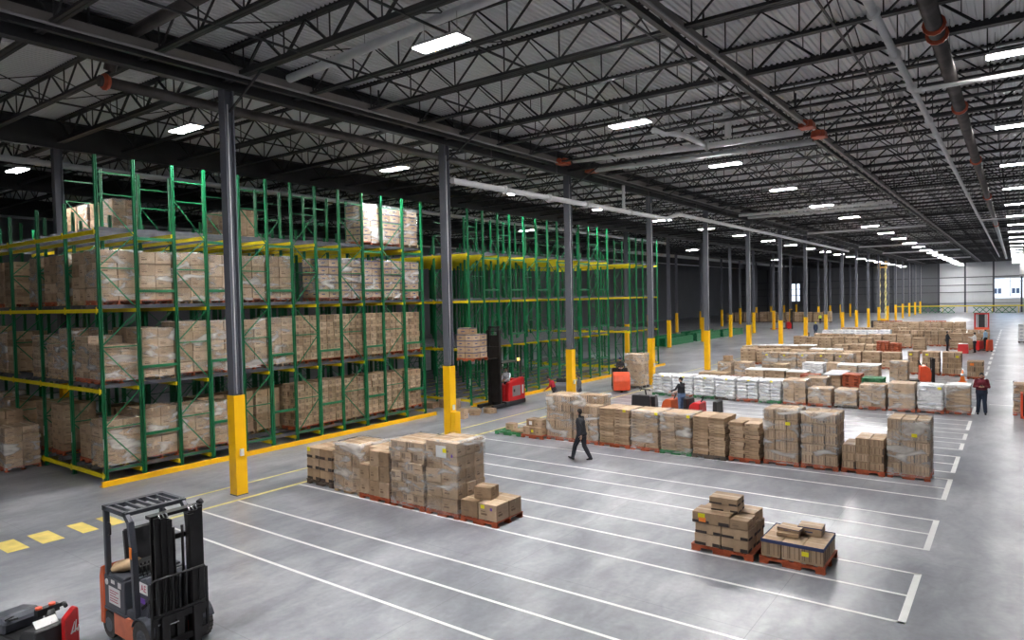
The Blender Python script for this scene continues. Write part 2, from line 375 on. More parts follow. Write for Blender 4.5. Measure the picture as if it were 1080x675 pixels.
for i, y in enumerate(CY):
    t = thing('steel_column', '%s nearest grey steel column with yellow sleeve along the painted lane ends' % ORD[i], 'column', (-18.2, y, 0), 0, 'columns along the lane ends')
    for nme, me in (('shaft', sh), ('sleeve', sl), ('conduit', cd), ('knee_brace', br)): link(nme, me, t)
    if i < 4: link('switch_box', bxm, t)
    if i == 1: b = MB(); b.box(.18, -.17, 0, .40, .17, 1.08); b.build('guard_box', 'safety', t, .01)
for row, (x, ys) in enumerate(((-29.6, [10.99] + CY[5:17]), (-41., CY[8:17]))):
    for i, y in enumerate(ys):
        if row == 0 and i == 0: lab = 'grey steel column standing inside the near green rack'
        else: lab = '%s nearest grey yellow sleeved column in the %s row' % (ORD[i - (row == 0)], ('middle back', 'farthest left')[row])
        t = thing('steel_column', lab, 'column', (x, y, 0), 0, 'columns beyond the racks')
        link('shaft', sh, t); link('sleeve', sl, t)

# ------------------------------------------------------------------ lamps
b = MB(); b.box(-.70, -.24, 0, .70, .24, .05, 0, 0., (.0, .0)); b.box(-.62, -.16, .05, .62, .16, .11); hou = b.mesh('housing', ['housing'])
b = MB(); b.box(-.67, -.21, -.012, .67, .21, -.001); len_ = b.mesh('lens', ['lamp']); len2 = b.mesh('lens', ['lamp2']); len3 = b.mesh('lens', ['lamp3'])
b = MB(); b.cyl((0, 0, 0), (0, 0, .5), .006, None, 5); wir = b.mesh('hanger_wire', ['galv'])
LY = [11.75 + 9.45 * i for i in range(20)]
rows = [(-10.5, LY, 'row above the painted lanes'), (-22.0, [12.0 + 9.4 * i for i in range(20)], 'row above the green racks'),
        (.08, LY[1:], 'row at the right edge'), (-33.6, [11.0, 48, 85, 123], 'row far to the left'), (-10.5, [2.3, -6.9], '')]  # last entry: unseen lamps added out of view to brighten the lanes
for x, ys, lab in rows:
    for i, y in enumerate(ys):
        if y > YF - 3: continue
        if lab: t = thing('ceiling_lamp', '%s nearest lit rectangular ceiling lamp in the %s' % (ORD[i], lab), 'lamp', (x, y, 11.32), 0, 'hanging hall lamps')
        else: t = thing('ceiling_lamp', 'unseen lit ceiling lamp added out of view to brighten the lanes', 'lamp', (x, y, 11.32), 0, 'hanging hall lamps')
        link('housing', hou, t); link('lens', len_ if x == -10.5 else (len2 if x > 0 else len3), t); link('hanger_wire', wir, t, (-.5, 0, .1)); link('hanger_wire', wir, t, (.5, 0, .1))

# ------------------------------------------------------------------ ducts and pipes under the roof
def pipe_thing(name, label, cat, pts, r, m, couplings=(), cm='white', cr=1.35, n=12, group=None):
    t = thing(name, label, cat, pts[0], 0, group); o = Vector(pts[0]); P = [Vector(p) - o for p in pts]
    b = MB()
    for i in range(len(P) - 1): b.cyl(P[i], P[i + 1], r, None, n)
    for p in P[1:-1]: b.ell(p, (r, r, r), 10, 6)
    b.build('pipe_run', m, t)
    for q, d in couplings:
        q = Vector(q) - o; d = Vector(d).normalized(); b = MB(); b.cyl(q - d * r * .55, q + d * r * .55, r * cr, None, n); b.cyl(q - d * r * .2, q + d * r * .2, r * (cr + .25), None, n); b.build('coupling', cm, t)
    for q in P[:-1] if abs(P[0].z - P[-1].z) < .9 else []:
        k = 0; Ls = (P[-1] - q).length; d = (P[P.index(q) + 1] - q)
        for k in range(1, max(2, min(14, int(d.length / 5) + 1))):
            c = q + d * (k - .5) / max(1, min(13, int(d.length / 5) + 0) or 1)
            if k - .5 > max(1, min(13, int(d.length / 5) + 0) or 1): break
            b = MB(); b.cyl(c + Vector((0, 0, r)), (c.x, c.y, ZD - o.z), .008, None, 5); b.build('hanger_rod', 'galv', t)
    return t
def rail_duct(x, y0, y1, z, label):
    t = thing('cable_duct', label, 'duct', (x, y0, z)); Ln = y1 - y0
    b = MB(); b.box(-.10, 0, .10, .02, Ln, .32); b.build('duct_body', 'girder', t)
    b = MB(); b.cyl((.09, 0, .05), (.09, Ln, .05), .035, None, 8); b.build('conduit', 'galv', t)
    b = MB(); b.box(-.30, 0, -.02, -.16, Ln, .12); b.build('lower_channel', 'steel', t)
    for yy in range(3, int(Ln), 9):
        b = MB(); b.box(-.3, yy, .32, .1, yy + .05, .36); b.box(-.02, yy, .32, .02, yy + .05, 12.65 - z); b.build('bracket', 'steel', t)
        if yy > 60: break
    return t
rail_duct(-17.35, 4.2, 27.4, 11.78, 'brown grey cable duct running above the nearest columns')
rail_duct(-17.35, 31.0, 190, 11.78, 'brown grey cable duct running above the distant columns')
rail_duct(-6.35, 5.0, 27.0, 11.66, 'twin railed cable duct crossing the top of the near ceiling')
rail_duct(-6.35, 29.8, 190, 11.66, 'twin railed cable duct receding above the far lanes')
def coupler_box(x, y, z, lab):
    t = thing('flexible_coupler', lab, 'coupler', (x, y, z)); b = MB(); b.box(-.28, -.3, -.14, .28, .3, .14, 0, 0, (.05, .05)); b.build('coupler_body', 'coupler', t, .03)
    for s_ in (-1, 1): b = MB(); b.cyl((0, s_ * .3, .0), (0, s_ * .42, 0), .13, None, 10); b.build('end_ring', 'coupler', t)
coupler_box(-17.2, 27.7, 11.92, 'red coupler ending the near left cable duct')
coupler_box(-17.2, 30.4, 11.92, 'red coupler starting the distant left cable duct')
coupler_box(-6.3, 27.4, 11.78, 'red coupler ending the near right cable duct')
coupler_box(-6.3, 29.4, 11.78, 'red coupler starting the distant right cable duct')
pipe_thing('drain_pipe', 'thick white pipe crossing between ducts, nearer of the close pair', 'pipe', [(-16.88, 28.1, 12.0), (-10.4, 28.1, 11.72), (-6.62, 28.1, 11.7)], .13, 'white', [((-10.4, 28.1, 11.72), (1, 0, 0))])
pipe_thing('drain_pipe', 'thick white pipe crossing between ducts, farther of the close pair', 'pipe', [(-16.88, 30.2, 11.85), (-6.62, 30.2, 11.7)], .13, 'white', [((-9.3, 30.2, 11.74), (1, 0, 0))])
for q, lab in (((-11.0, 21.9), 'white vertical drain pipe dropping from the roof beside the second lamp'), ((-9.2, 27.2), 'white vertical drain pipe dropping to the close pair of crossing pipes')):
    pipe_thing('drain_pipe', lab, 'pipe', [(q[0], q[1], 12.72), (q[0], q[1], 11.75)], .13, 'white', [((q[0], q[1], 12.62), (0, 0, 1))])
pipe_thing('drain_pipe', 'white bent pipe beside the second lamp', 'pipe', [(-11.2, 24.6, 11.85), (-10.6, 26.2, 11.85), (-10.42, 27.8, 11.74)], .12, 'white')
for i, y in enumerate((53., 55.2, 74.5, 103, 123.5, 154)):
    pipe_thing('cross_pipe', 'pale pipe crossing high between ducts, %s nearest beyond the close pair' % ORD[i], 'pipe', [(-17.15, y, 11.55), (-6.75, y, 11.55)], .10, 'white', [((-12, y, 11.55), (1, 0, 0))], n=8, group='pale cross pipes far down the hall')
    b = None
pipe_thing('sprinkler_main', 'white pipe running along the columns below the ceiling', 'pipe', [(-18.0, 20.62, 10.25), (-17.9, 41.1, 10.4), (-17.9, 43, 10.85), (-17.9, 62, 10.9), (-17.9, 100, 10.9)], .13, 'white',
           [((-17.93, yy, 10.25 + .15 * (yy - 20.6) / 20.5), (0, 1, 0)) for yy in (24, 27.5, 31, 36)], cr=1.2)
pipe_thing('drain_pipe', 'short white pipe rising from the column side main', 'pipe', [(-17.9, 35.2, 10.4), (-17.9, 35.2, 11.8)], .09, 'white')
pipe_thing('sprinkler_main', 'long white painted pipe overhead near the right edge', 'pipe', [(-2.35, 4, 11.2), (-2.35, 150, 11.2)], .085, 'white', [((-2.35, yy, 11.2), (0, 1, 0)) for yy in (15.9, 19, 22.3, 27, 36, 50)])
pipe_thing('sprinkler_branch', 'thin white pipe crossing to the right under the steel main', 'pipe', [(-2.25, 22.0, 11.0), (6, 22.0, 11.0)], .06, 'white', [((-2.1, 22.0, 11.0), (1, 0, 0))])
pipe_thing('sprinkler_branch', 'far white pipe crossing to the right under the steel main', 'pipe', [(-2.25, 66, 10.98), (6, 66, 10.98)], .06, 'white')
pipe_thing('water_main', 'thick dark steel pipe with red clamps overhead at the right', 'pipe', [(-1.43, 4, 11.25), (-1.43, 160, 11.25)], .17, 'pipesteel', [((-1.43, yy, 11.25), (0, 1, 0)) for yy in (17.6, 18.3, 26, 37, 52, 75)], 'coupler', 1.12)
pipe_thing('water_main', 'dark pipe with red elbow above the left foreground', 'pipe', [(-19.0, 8.1, 11.35), (-19.0, 27, 11.35)], .15, 'pipesteel', [((-19, 8.25, 11.35), (0, 1, 0))], 'coupler', 1.2)
pipe_thing('water_main', 'dark pipe crossing above the left foreground to the red elbow', 'pipe', [(-18.95, 8.35, 11.66), (-18.6, 8.35, 12.3), (-12.6, 8.35, 12.35)], .15, 'pipesteel')
pipe_thing('sprinkler_main', 'pale grey pipe high behind the tall near rack', 'pipe', [(-30.6, 5, 11.2), (-30.6, 70, 11.2)], .12, 'white')
pipe_thing('drain_pipe', 'white roof pipe behind the biggest foreground lamp', 'pipe', [(-16.9, 12.35, 12.0), (-4.0, 12.35, 12.45)], .12, 'white')
# hanging grey air duct at the right edge, far away
t = thing('air_duct', 'pale grey hanging air duct at the far right edge', 'duct', (1.35, 146, 7.6)); b = MB(); b.box(-.75, -.7, .2, .75, .7, 5.1); b.build('duct_body', 'housing', t)
b = MB(); b.box(-.85, -.8, 0, .85, .8, .3); b.build('outlet', 'galv', t)

# ------------------------------------------------------------------ cartons, pallets and loads
CM = {}
def decals(b, w, d, h, style, rr):
    """tape and print in thin raised strips on a carton of w x d x h, origin bottom centre"""
    e = .0025
    def face(side, u0, z0, u1, z1, m):
        if side == 'f': b.box(u0 * w - w / 2, -d / 2 - e, z0 * h, u1 * w - w / 2, -d / 2, z1 * h, m)
        elif side == 'b': b.box(u0 * w - w / 2, d / 2, z0 * h, u1 * w - w / 2, d / 2 + e, z1 * h, m)
        elif side == 'r': b.box(w / 2, u0 * d - d / 2, z0 * h, w / 2 + e, u1 * d - d / 2, z1 * h, m)
        else: b.box(-w / 2 - e, u0 * d - d / 2, z0 * h, -w / 2, u1 * d - d / 2, z1 * h, m)
    if style == 'sack':
        for s_ in 'frl':
            face(s_, .2, .38, .72, .6, 2)
        return
    if style != 'flat': b.box(-w / 2, -.03, h, w / 2, .03, h + e, 1)
    if style == 'plain':
        for s_ in 'frlb':
            face(s_, .15, .30, .48, .42, 3); face(s_, .15, .50, .38, .56, 3)
            if s_ in 'rl': face(s_, .45, .72, .55, 1, 1)
    elif style == 'bars':
        for s_ in 'frlb':
            for u in (.08, .30, .38, .64, .86): face(s_, u, .14, u + rr.choice((.035, .06)), .88, 3)
            face(s_, .90, .1, .98, .9, 2) if rr.random() < .5 else None
    elif style == 'barcode':
        for s_ in 'frlb':
            for u in (.12, .2, .3, .38): face(s_, u, .30, u + .035, .85, 2)
            face(s_, .55, .4, .9, .5, 3)
    elif style == 'blue':
        for s_ in 'frlb':
            face(s_, 0, .86, 1, .985, 2); face(s_, .3, .36, .62, .5, 2)
    elif style == 'black':
        for s_ in 'frlb':
            face(s_, .0, .03, .45, .27, 2); face(s_, .7, .03, .98, .32, 2)
    elif style == 'flat':
        for s_ in 'frlb': face(s_, .1, .3, .35, .6, 3)
PM = {'blue': 'blue'}
def carton_mesh(w, d, h, style, seed=0):
    key = (round(w, 3), round(d, 3), round(h, 3), style, seed)
    if key in CM: return CM[key]
    bb = MB(); bb.box(-w / 2, -d / 2, 0, w / 2, d / 2, h)
    base = 'sack' if style == 'sack' else 'kraft'
    bv = min(.045, h * .3) if style == 'sack' else min(.008, h * .06)
    me = bb.mesh('carton', [base, 'tape', 'sackprint' if style == 'sack' else ('blue' if style == 'blue' else 'print'), 'brownprint'], bv)
    d2 = MB(); decals(d2, w, d, h, style, random.Random(seed))
    if d2.v:
        m2 = d2.mesh('x', []); bm = bmesh.new(); bm.from_mesh(me); bm.from_mesh(m2); bm.to_mesh(me); bm.free(); bpy.data.meshes.remove(m2)
    CM[key] = me; return me
PLM = {}
def pallet_mesh(w, d, m):
    key = (round(w, 2), round(d, 2), m)
    if key in PLM: return PLM[key]
    b = MB(); H = .14
    for s_ in range(3):
        y = -d / 2 + .02 + s_ * (d - .08) / 2
        q1, q2, q3, q4 = -w * .36, -w * .14, w * .14, w * .36
        b.prism([(-w / 2, .02), (q1, .02), (q1 + .02, .065), (q2 - .02, .065), (q2, .02), (q3, .02), (q3 + .02, .065), (q4 - .02, .065), (q4, .02), (w / 2, .02), (w / 2, H - .02), (-w / 2, H - .02)], 'y', y, y + .04)
    # front faces of the notched stringers
    for k in range(6):
        x = -w / 2 + k * (w - .13) / 5; b.box(x, -d / 2, H - .02, x + .13, d / 2, H)
    for k in range(3):
        y = -d / 2 + k * (d - .12) / 2; b.box(-w / 2, y, 0, -w * .36, y + .12, .02); b.box(-w * .14, y, 0, w * .14, y + .12, .02); b.box(w * .36, y, 0, w / 2, y + .12, .02)
    PLM[key] = b.mesh('pallet', [m]); return PLM[key]
def film_mesh(w, d, h, seed, lip=.12):
    b = MB(); n = 28; nzz = 9; rings = []
    per = []
    for i in range(n):
        t = i / n * 4; k = int(t); f = t - k
        p = [(-w / 2 + w * f, -d / 2), (w / 2, -d / 2 + d * f), (w / 2 - w * f, d / 2), (-w / 2, d / 2 - d * f)][k]; per.append(p)
    for j in range(nzz + 1):
        z = h * j / nzz
        for (x, y) in per:
            q = mnoise.noise(Vector((x * 2.3 + seed * 7.1, y * 2.3, z * 3 + seed))) * .022 + .016
            L_ = math.hypot(x, y) or 1; rings.append((x + x / L_ * q, y + y / L_ * q, z))
    for (x, y) in per: rings.append((x * .82, y * .82, h + .012))
    fs = [(j * n + i, j * n + (i + 1) % n, (j + 1) * n + (i + 1) % n, (j + 1) * n + i) for j in range(nzz + 1) for i in range(n)]
    b.add(rings, fs, 0, 0, True); return b.mesh('stretch_wrap', ['film'])
def layout(w, d, nx, ny, nz, h, alt):
    """outer cartons of a stack: (cx, cy, z, cw, cd, ch)"""
    out = []; ch = h / nz
    for k in range(nz):
        a, c = (nx, ny) if not (alt and k % 2) else (max(1, nx - 1) if alt == 2 else ny, ny if alt == 2 else nx)
        cw, cd = w / a, d / c
        for i in range(a):
            for j in range(c):
                if k == nz - 1 or i in (0, a - 1) or j in (0, c - 1):
                    out.append((-w / 2 + cw * (i + .5), -d / 2 + cd * (j + .5), k * ch, cw - .018, cd - .018, ch - .012))
    return out
NL = [0]
def load(label, x0, x1, y0, dep, h, pal='orange', style='plain', nx=3, ny=2, nz=5, wrap=False, alt=0, z=0., single=True, group=None, stickers=(), drop=(), jit=.008, rz=0., name='pallet_load', cat='pallet load', inset=.02, top=None):
    NL[0] += 1; sd = NL[0]; rr = random.Random(sd * 13 + 5)
    w = x1 - x0; t = thing(name, label, cat, ((x0 + x1) / 2, y0 + dep / 2, z), rz, group)
    if pal: link('pallet', pallet_mesh(w, dep, pal), t)
    zb = .14 if pal else 0.; cw, cd = w - 2 * inset, dep - 2 * inset
    L_ = layout(cw, cd, nx, ny, nz, h - zb, alt)
    L_ = [q for i, q in enumerate(L_) if not any(abs(q[0] - dx) < .3 * cw and abs(q[1] - dy) < .3 * cd and q[2] > dz for dx, dy, dz in drop)]
    if single:
        nm = 'sack' if style == 'sack' else 'carton'
        for (cx, cy, cz, a, c, hh) in L_:
            o = link(nm, carton_mesh(a, c, hh, style, rr.randint(0, 2)), t, (cx + rr.uniform(-jit, jit), cy + rr.uniform(-jit, jit), cz + zb), rr.uniform(-.012, .012))
    else:
        b = MB()
        for (cx, cy, cz, a, c, hh) in L_:
            tn = rr.random(); b.X = Matrix.Translation((cx + rr.uniform(-jit, jit), cy + rr.uniform(-jit, jit), cz + zb))
            b.box(-a / 2, -c / 2, 0, a / 2, c / 2, hh, 0, tn); decals(b, a, c, hh, style, rr)
        b.X = Matrix.Identity(4)
        b.build('sack_stack' if style == 'sack' else 'carton_stack', ['sack' if style == 'sack' else 'kraft', 'tape', 'sackprint' if style == 'sack' else ('blue' if style == 'blue' else 'print'), 'brownprint'], t)
    if wrap: link('stretch_wrap', film_mesh(cw + .01, cd + .01, h - .05, sd), t, (0, 0, .07))
    for si, (u, v, sw, sh_, m) in enumerate(stickers):      # on the front face, fraction of width / height
        b = MB(); b.box(-sw / 2, -.004, -sh_ / 2, sw / 2, 0, sh_ / 2); link('label_sticker', b.mesh('label_sticker', [m]), t, ((u - .5) * cw, -cd / 2 - (.045 if wrap else .014) - .005 * si, zb + v * (h - zb)))
    if top:
        b = MB(); b.box(-w / 2 + .01, -dep / 2 + .01, 0, w / 2 - .01, dep / 2 - .01, .05); link('top_sheet', b.mesh('top_sheet', [top]), t, (0, 0, h + .004))
    return t
def loose(label, x, y, z, w, d, h, style='plain', rz=0., group=None, stk=()):
    o = link('carton', None); bpy.data.objects.remove(o)
    o = link('carton', carton_mesh(w, d, h, style, 0), None, (x, y, z), rz); tag(o, label, 'carton', group)
    for (u, v, sw, sh_, m) in stk:
        b = MB(); b.box(-sw / 2, -.003, -sh_ / 2, sw / 2, 0, sh_ / 2); link('label_sticker', b.mesh('label_sticker', [m]), o, ((u - .5) * w, -d / 2 - .004, v * h))
    return o
def pallet(label, x0, x1, y0, dep, m, z=0., group=None, rz=0.):
    o = link('pallet', pallet_mesh(x1 - x0, dep, m), None, ((x0 + x1) / 2, y0 + dep / 2, z), rz); return tag(o, label, 'pallet', group)

# --- first row, below the second column
load('short carton stack with black bands at the left end of the front row', -17.527, -16.301, 12.98, 1.05, 1.13, 'darkwood', 'black', 2, 2, 3, False, stickers=((.10, .93, .14, .12, 'label_yellow'),))
load('film wrapped tall carton load second from the left in the front row', -16.127, -14.942, 12.90, 1.15, 1.42, 'wood', 'plain', 3, 3, 4, True, jit=.015)
load('stepped wrapped carton load third from the left in the front row', -14.921, -13.715, 12.80, 1.15, 1.40, 'orange', 'plain', 3, 3, 3, False, drop=((-.42, -.40, .70),), jit=.018)
load('wrapped load of barcoded cartons fourth from the left in the front row', -13.633, -12.387, 12.78, 1.18, 1.80, 'orange', 'barcode', 3, 3, 6, True, 2, jit=.022)
load('tallest wrapped carton load in the front row with a white sheet and yellow label', -12.325, -11.222, 12.78, 1.15, 1.93, 'orange', 'plain', 2, 3, 5, True, jit=.015,
     stickers=((.55, .86, .34, .30, 'paper'), (.66, .88, .12, .10, 'label_yellow'), (.9, .82, .05, .08, 'label_purple')))
pallet('orange pallet at the right end of the front row carrying low cartons', -11.181, -10.016, 12.80, 1.10, 'orange')
g = 'low cartons at the right end of the front row'
loose('left front carton on the orange pallet at the end of the front row', -10.895, 13.08, .14, .54, .50, .40, 'plain', 0, g)
loose('right front carton with yellow and purple stickers at the end of the front row', -10.322, 13.08, .14, .56, .50, .40, 'plain', 0, g, ((.25, .8, .12, .09, 'label_yellow'), (.72, .72, .07, .07, 'label_purple')))
loose('left rear carton on the orange pallet at the end of the front row', -10.895, 13.61, .14, .54, .50, .40, 'plain', 0, g)
loose('right rear carton on the orange pallet at the end of the front row', -10.322, 13.61, .14, .56, .50, .40, 'plain', 0, g)
loose('single carton sitting on top of the low cartons beside the tallest wrapped load', -10.690, 13.28, .55, .48, .42, .30, 'plain', .18, g)

# --- the two open pallets in the foreground lane
pallet('orange pallet under the tall loose carton pile in the foreground', -5.66, -4.34, 14.05, 1.15, 'orange')
g = 'cartons of the tall foreground pile'
for k, (zz, hh, dx) in enumerate(((.14, .26, 0), (.40, .22, .02))):
    for i, (xx, lr) in enumerate(((-5.30, 'left'), (-4.72, 'right'))):
        for j, (yy, fr) in enumerate(((14.32, 'front'), (14.89, 'rear'))):
            loose('%s %s carton in the %s layer of the tall foreground pile' % (lr, fr, ('bottom', 'second')[k]), xx + dx, yy, zz, .56, .54, hh - .006, 'black', rnd.uniform(-.03, .03), g)
loose('wide carton with yellow and orange label high on the foreground pile', -5.22, 14.30, .62, .80, .52, .24, 'black', .02, g, ((.25, .68, .15, .10, 'label_yellow'), (.27, .36, .15, .10, 'label_orange')))
loose('narrow carton beside the labelled one high on the foreground pile', -4.62, 14.30, .62, .38, .52, .20, 'plain', 0, g)
loose('wide rear carton under the two top cartons of the foreground pile', -5.0, 14.86, .62, 1.1, .54, .22, 'plain', -.03, g)
loose('carton directly beneath the topmost one on the foreground pile', -5.02, 14.55, .862, .58, .46, .14, 'black', .05, g)
loose('topmost carton of the tall loose pile in the foreground', -5.04, 14.54, 1.004, .60, .48, .15, 'black', .02, g)
load('low wide carton block with a dark blue band on the right foreground pallet', -4.24, -2.98, 14.12, 1.18, .50, 'orange', 'bars', 3, 2, 1, False, inset=.03, stickers=((.72, .55, .13, .09, 'label_yellow'),), jit=.0)
b = MB(); w_, d_ = 1.20, 1.12
for a in ((-w_ / 2, -d_ / 2, w_ / 2, -d_ / 2 + .004), (w_ / 2 - .004, -d_ / 2, w_ / 2, d_ / 2), (-w_ / 2, d_ / 2 - .004, w_ / 2, d_ / 2), (-w_ / 2, -d_ / 2, -w_ / 2 + .004, d_ / 2)): b.box(a[0], a[1], 0, a[2], a[3], .07)
lt = [o for o in COL.objects if o.get('label', '').startswith('low wide carton block')][0]
link('blue_band', b.mesh('blue_band', ['blue']), lt, (0, 0, .43))
g = 'flat cartons lying on the blue banded block'
loose('left flat carton lying on the low blue banded block', -3.78, 14.65, .502, .42, .40, .08, 'plain', .1, g)
loose('upper flat carton stacked on the left one over the blue banded block', -3.76, 14.72, .584, .44, .36, .07, 'blue', -.08, g)
loose('right flat carton lying at the back of the blue banded block', -3.42, 15.00, .502, .46, .40, .17, 'blue', .05, g)

# --- second row across the lanes
pallet('green pallet at the left end of the second row', -17.204, -15.939, 21.98, 1.1, 'palletgreen')
loose('small carton alone on the green pallet', -16.749, 22.56, .14, .38, .34, .26, 'plain', .1)
o = loose('flat carton lying on the green pallet beside the small carton', -16.212, 22.46, .14, .5, .7, .07, 'plain', 0)
pallet('orange pallet of small cartons beside the green pallet', -15.868, -14.836, 21.98, 1.1, 'orange')
g = 'small cartons beside the green pallet'
for i, (xx, nm) in enumerate(((-15.66, 'left'), (-15.35, 'middle'), (-15.04, 'right'))):
    loose('%s lower carton on the pallet beside the green pallet' % nm, xx, 22.26, .14, .28, .5, .30, 'plain', rnd.uniform(-.05, .05), g, ((.5, .5, .1, .1, 'label_yellow'),) if i == 1 else ())
for i, (xx, nm) in enumerate(((-15.51, 'left'), (-15.13, 'right'))):
    loose('%s upper carton of the small pile beside the green pallet' % nm, xx, 22.36, .445, .34, .5, .28, 'plain', rnd.uniform(-.06, .06), g, ((.6, .5, .14, .14, 'paper'),) if i == 0 else ())
load('tall striped carton stack at the left of the second row', -14.795, -13.622, 22.18, 1.15, 1.76, 'orange', 'bars', 3, 2, 5, True)
load('tall striped carton stack behind the walking man', -13.581, -12.508, 22.18, 1.15, 1.78, 'orange', 'bars', 3, 2, 5, True, drop=((0, -.4, 1.0), (-.4, -.4, 1.0), (.4, -.4, 1.0)))
for i, (x0, x1) in enumerate(((-12.46, -11.20), (-11.16, -10.08), (-10.04, -8.90), (-8.86, -7.71))):
    load('block of thin flat cartons, %s from the left, in the second row' % ORD[i], x0, x1, 22.18, 1.2, 1.42, ('orange', 'orange', 'palletgreen', 'darkwood')[i], 'flat', 2, 2, 12, i in (1, 2), 0, jit=.02,
         stickers=((.85 if i == 0 else .95, .96, .12, .09, 'label_yellow'),) if i < 3 else (), group='flat carton blocks in the second row')
load('lower uneven block of flat cartons left of the tall striped pair', -7.671, -6.659, 22.36, 1.15, 1.30, 'orange', 'flat', 2, 2, 9, False, 0, jit=.03, drop=((.3, 0, 1.05),))
load('tall striped carton stack with a yellow label right of the flat cartons', -6.598, -5.505, 22.54, 1.15, 1.80, 'orange', 'bars', 3, 2, 5, True, stickers=((.72, .74, .14, .10, 'label_yellow'),))
load('tall striped carton stack left of the low pallet in the second row', -5.465, -4.372, 22.60, 1.15, 1.76, 'orange', 'bars', 3, 2, 5, True)
load('low striped carton stack between two tall ones in the second row', -4.311, -3.117, 22.66, 1.1, 1.10, 'orange', 'bars', 3, 2, 4, False, drop=((-.42, 0, .70),))
load('tall striped carton stack at the right end of the second row', -3.076, -1.963, 22.72, 1.1, 1.76, 'orange', 'bars', 3, 2, 5, True, stickers=((.65, .72, .14, .10, 'label_yellow'),))

# --- third row: white sacks and mixed loads
xs = [-16.36, -15.2, -13.98, -12.8, -11.66, -10.52, -9.38]
pc = ['palletgreen', 'orange', 'palletgreen', 'darkwood', 'orange', 'palletgreen']
for i in range(6):
    load('pallet of white sacks, %s from the left in the white row' % ORD[i], xs[i] + .02, xs[i + 1] - .04, 35.2, 1.15, 1.16, pc[i], 'sack', 2, 2, 6, True, 0, group='pallets of white sacks', stickers=((.6, .93, .12, .07, 'label_yellow'),), jit=.012)
load('brown wrapped carton load right of the white sacks', -9.32, -8.24, 35.2, 1.2, 1.22, 'orange', 'flat', 2, 2, 5, True)
load('low wrapped carton load with a shiny film patch right of the brown one', -8.18, -7.1, 35.25, 1.1, .88, 'orange', 'flat', 2, 2, 4, True)
load('low film wrapped load on a dark pallet in the third row', -7.0, -6.0, 35.35, 1.1, .86, 'darkwood', 'flat', 2, 2, 4, True)
load('wrapped open topped load with pale rim in the third row', -5.94, -4.82, 35.4, 1.2, 1.15, 'orange', 'flat', 2, 2, 5, True, drop=((.0, -.1, .92),))
load('tall brown load with diagonal film left of the white stack', -4.74, -3.66, 35.5, 1.2, 1.28, 'orange', 'plain', 1, 1, 2, True)
load('white wrapped stack with yellow label near the right end of the third row', -3.60, -2.56, 35.65, 1.15, 1.26, 'orange', 'sack', 1, 2, 6, True, stickers=((.85, .88, .14, .09, 'label_yellow'),))
load('brown layered load with a white top at the right end of the third row', -2.52, -1.58, 35.85, 1.15, 1.24, 'orange', 'flat', 1, 1, 7, True, top='paper')

# --- loads farther down the hall (small in view: cartons kept as one stack)
def far(label, x0, x1, y, h, style='flat', nz=5, pal='orange', dep=1.2, nx=2, wrap=False, top=None, z=0., group=None, n=1, stickers=()):
    for i in range(n):
        a = x0 + (x1 - x0) * i / n; c = x0 + (x1 - x0) * (i + 1) / n - .05
        lb = label if n == 1 else label % ORD[i]
        load(lb, a, c, y + rnd.uniform(-.05, .05), dep, h + (rnd.uniform(-.04, .04) if n > 1 else 0), pal, style, nx, 2, nz, wrap, 0, z, False, group or (None if n == 1 else label.replace('%s ', '')[:48]), stickers, (), .015, 0., 'pallet_load', 'pallet load', .02, top)
far('brown wrapped load standing right behind the brown third row load', -8.9, -7.75, 37.6, 1.1, 'flat', 4, wrap=True)
far('low flat load with pale film just behind the last white sacks', -11.1, -9.9, 38.0, .80, 'flat', 3, 'wood', wrap=True)
far('low pink topped flat load behind the white sacks', -12.4, -11.2, 38.0, .72, 'flat', 3, 'wood')
far('grey sheet covered low load left of the orange pallet stack', -8.5, -7.5, 39.9, 1.0, 'flat', 4, 'darkwood', 2.6, 2, False, 'greysheet')
far('plank topped load behind the white sacks at the left', -14.9, -13.3, 38.4, .95, 'flat', 4, 'wood', 1.1, 2, False, 'wood')
far('film wrapped load, left one of the pair beyond the white sacks', -16.15, -15.15, 45.0, 1.02, 'flat', 3, wrap=True)
far('film wrapped load, right one of the pair beyond the white sacks', -15.08, -13.95, 45.2, 1.02, 'flat', 3, wrap=True)
loose('small carton sitting across the film wrapped pair', -15.6, 45.6, 1.06, .5, .5, .34, 'flat')
far('yellow brown low load right of the film wrapped pair', -13.2, -12.3, 47.6, .75, 'flat', 5)
far('white film covered low load in the middle distance', -11.6, -10.2, 48.6, .80, 'sack', 4, 'darkwood', wrap=True)
far('single square carton load in the middle distance beside the grey sheet', -9.9, -9.1, 47.5, .95, 'plain', 1, 'darkwood', nx=1)
far('%s from the left of the mixed loads in the middle distance', -14.9, -8.8, 50.8, 1.28, 'flat', 5, n=5, wrap=True, stickers=((.3, .85, .14, .1, 'label_yellow'),))
far('%s loose topped load from the left before the white topped rows', -9.0, -6.6, 46.3, .95, 'flat', 4, n=2, wrap=True, top='paper')
far('tilted film covered load beside the tall striped three', -5.95, -4.95, 45.0, 1.40, 'flat', 3, wrap=True)
far('narrow left stack of the tall striped three', -5.75, -5.05, 51.55, 1.52, 'bars', 4, nx=2, stickers=((.3, .86, .16, .12, 'label_yellow'),))
far('middle stack of the tall striped three', -4.95, -3.88, 51.55, 1.52, 'bars', 4, nx=3, stickers=((.3, .86, .16, .12, 'label_yellow'),))
far('right stack of the tall striped three', -3.82, -2.70, 51.55, 1.52, 'bars', 4, nx=3, stickers=((.8, .8, .16, .12, 'label_yellow'),))
far('low striped load behind the man in maroon', -2.42, -1.5, 50.3, 1.10, 'bars', 3, nx=2, stickers=((.3, .8, .2, .15, 'label_orange'),))
far('%s from the left of the white topped loads across the middle', -17.9, -12.9, 58.0, 1.22, 'flat', 4, n=4, top='paper')
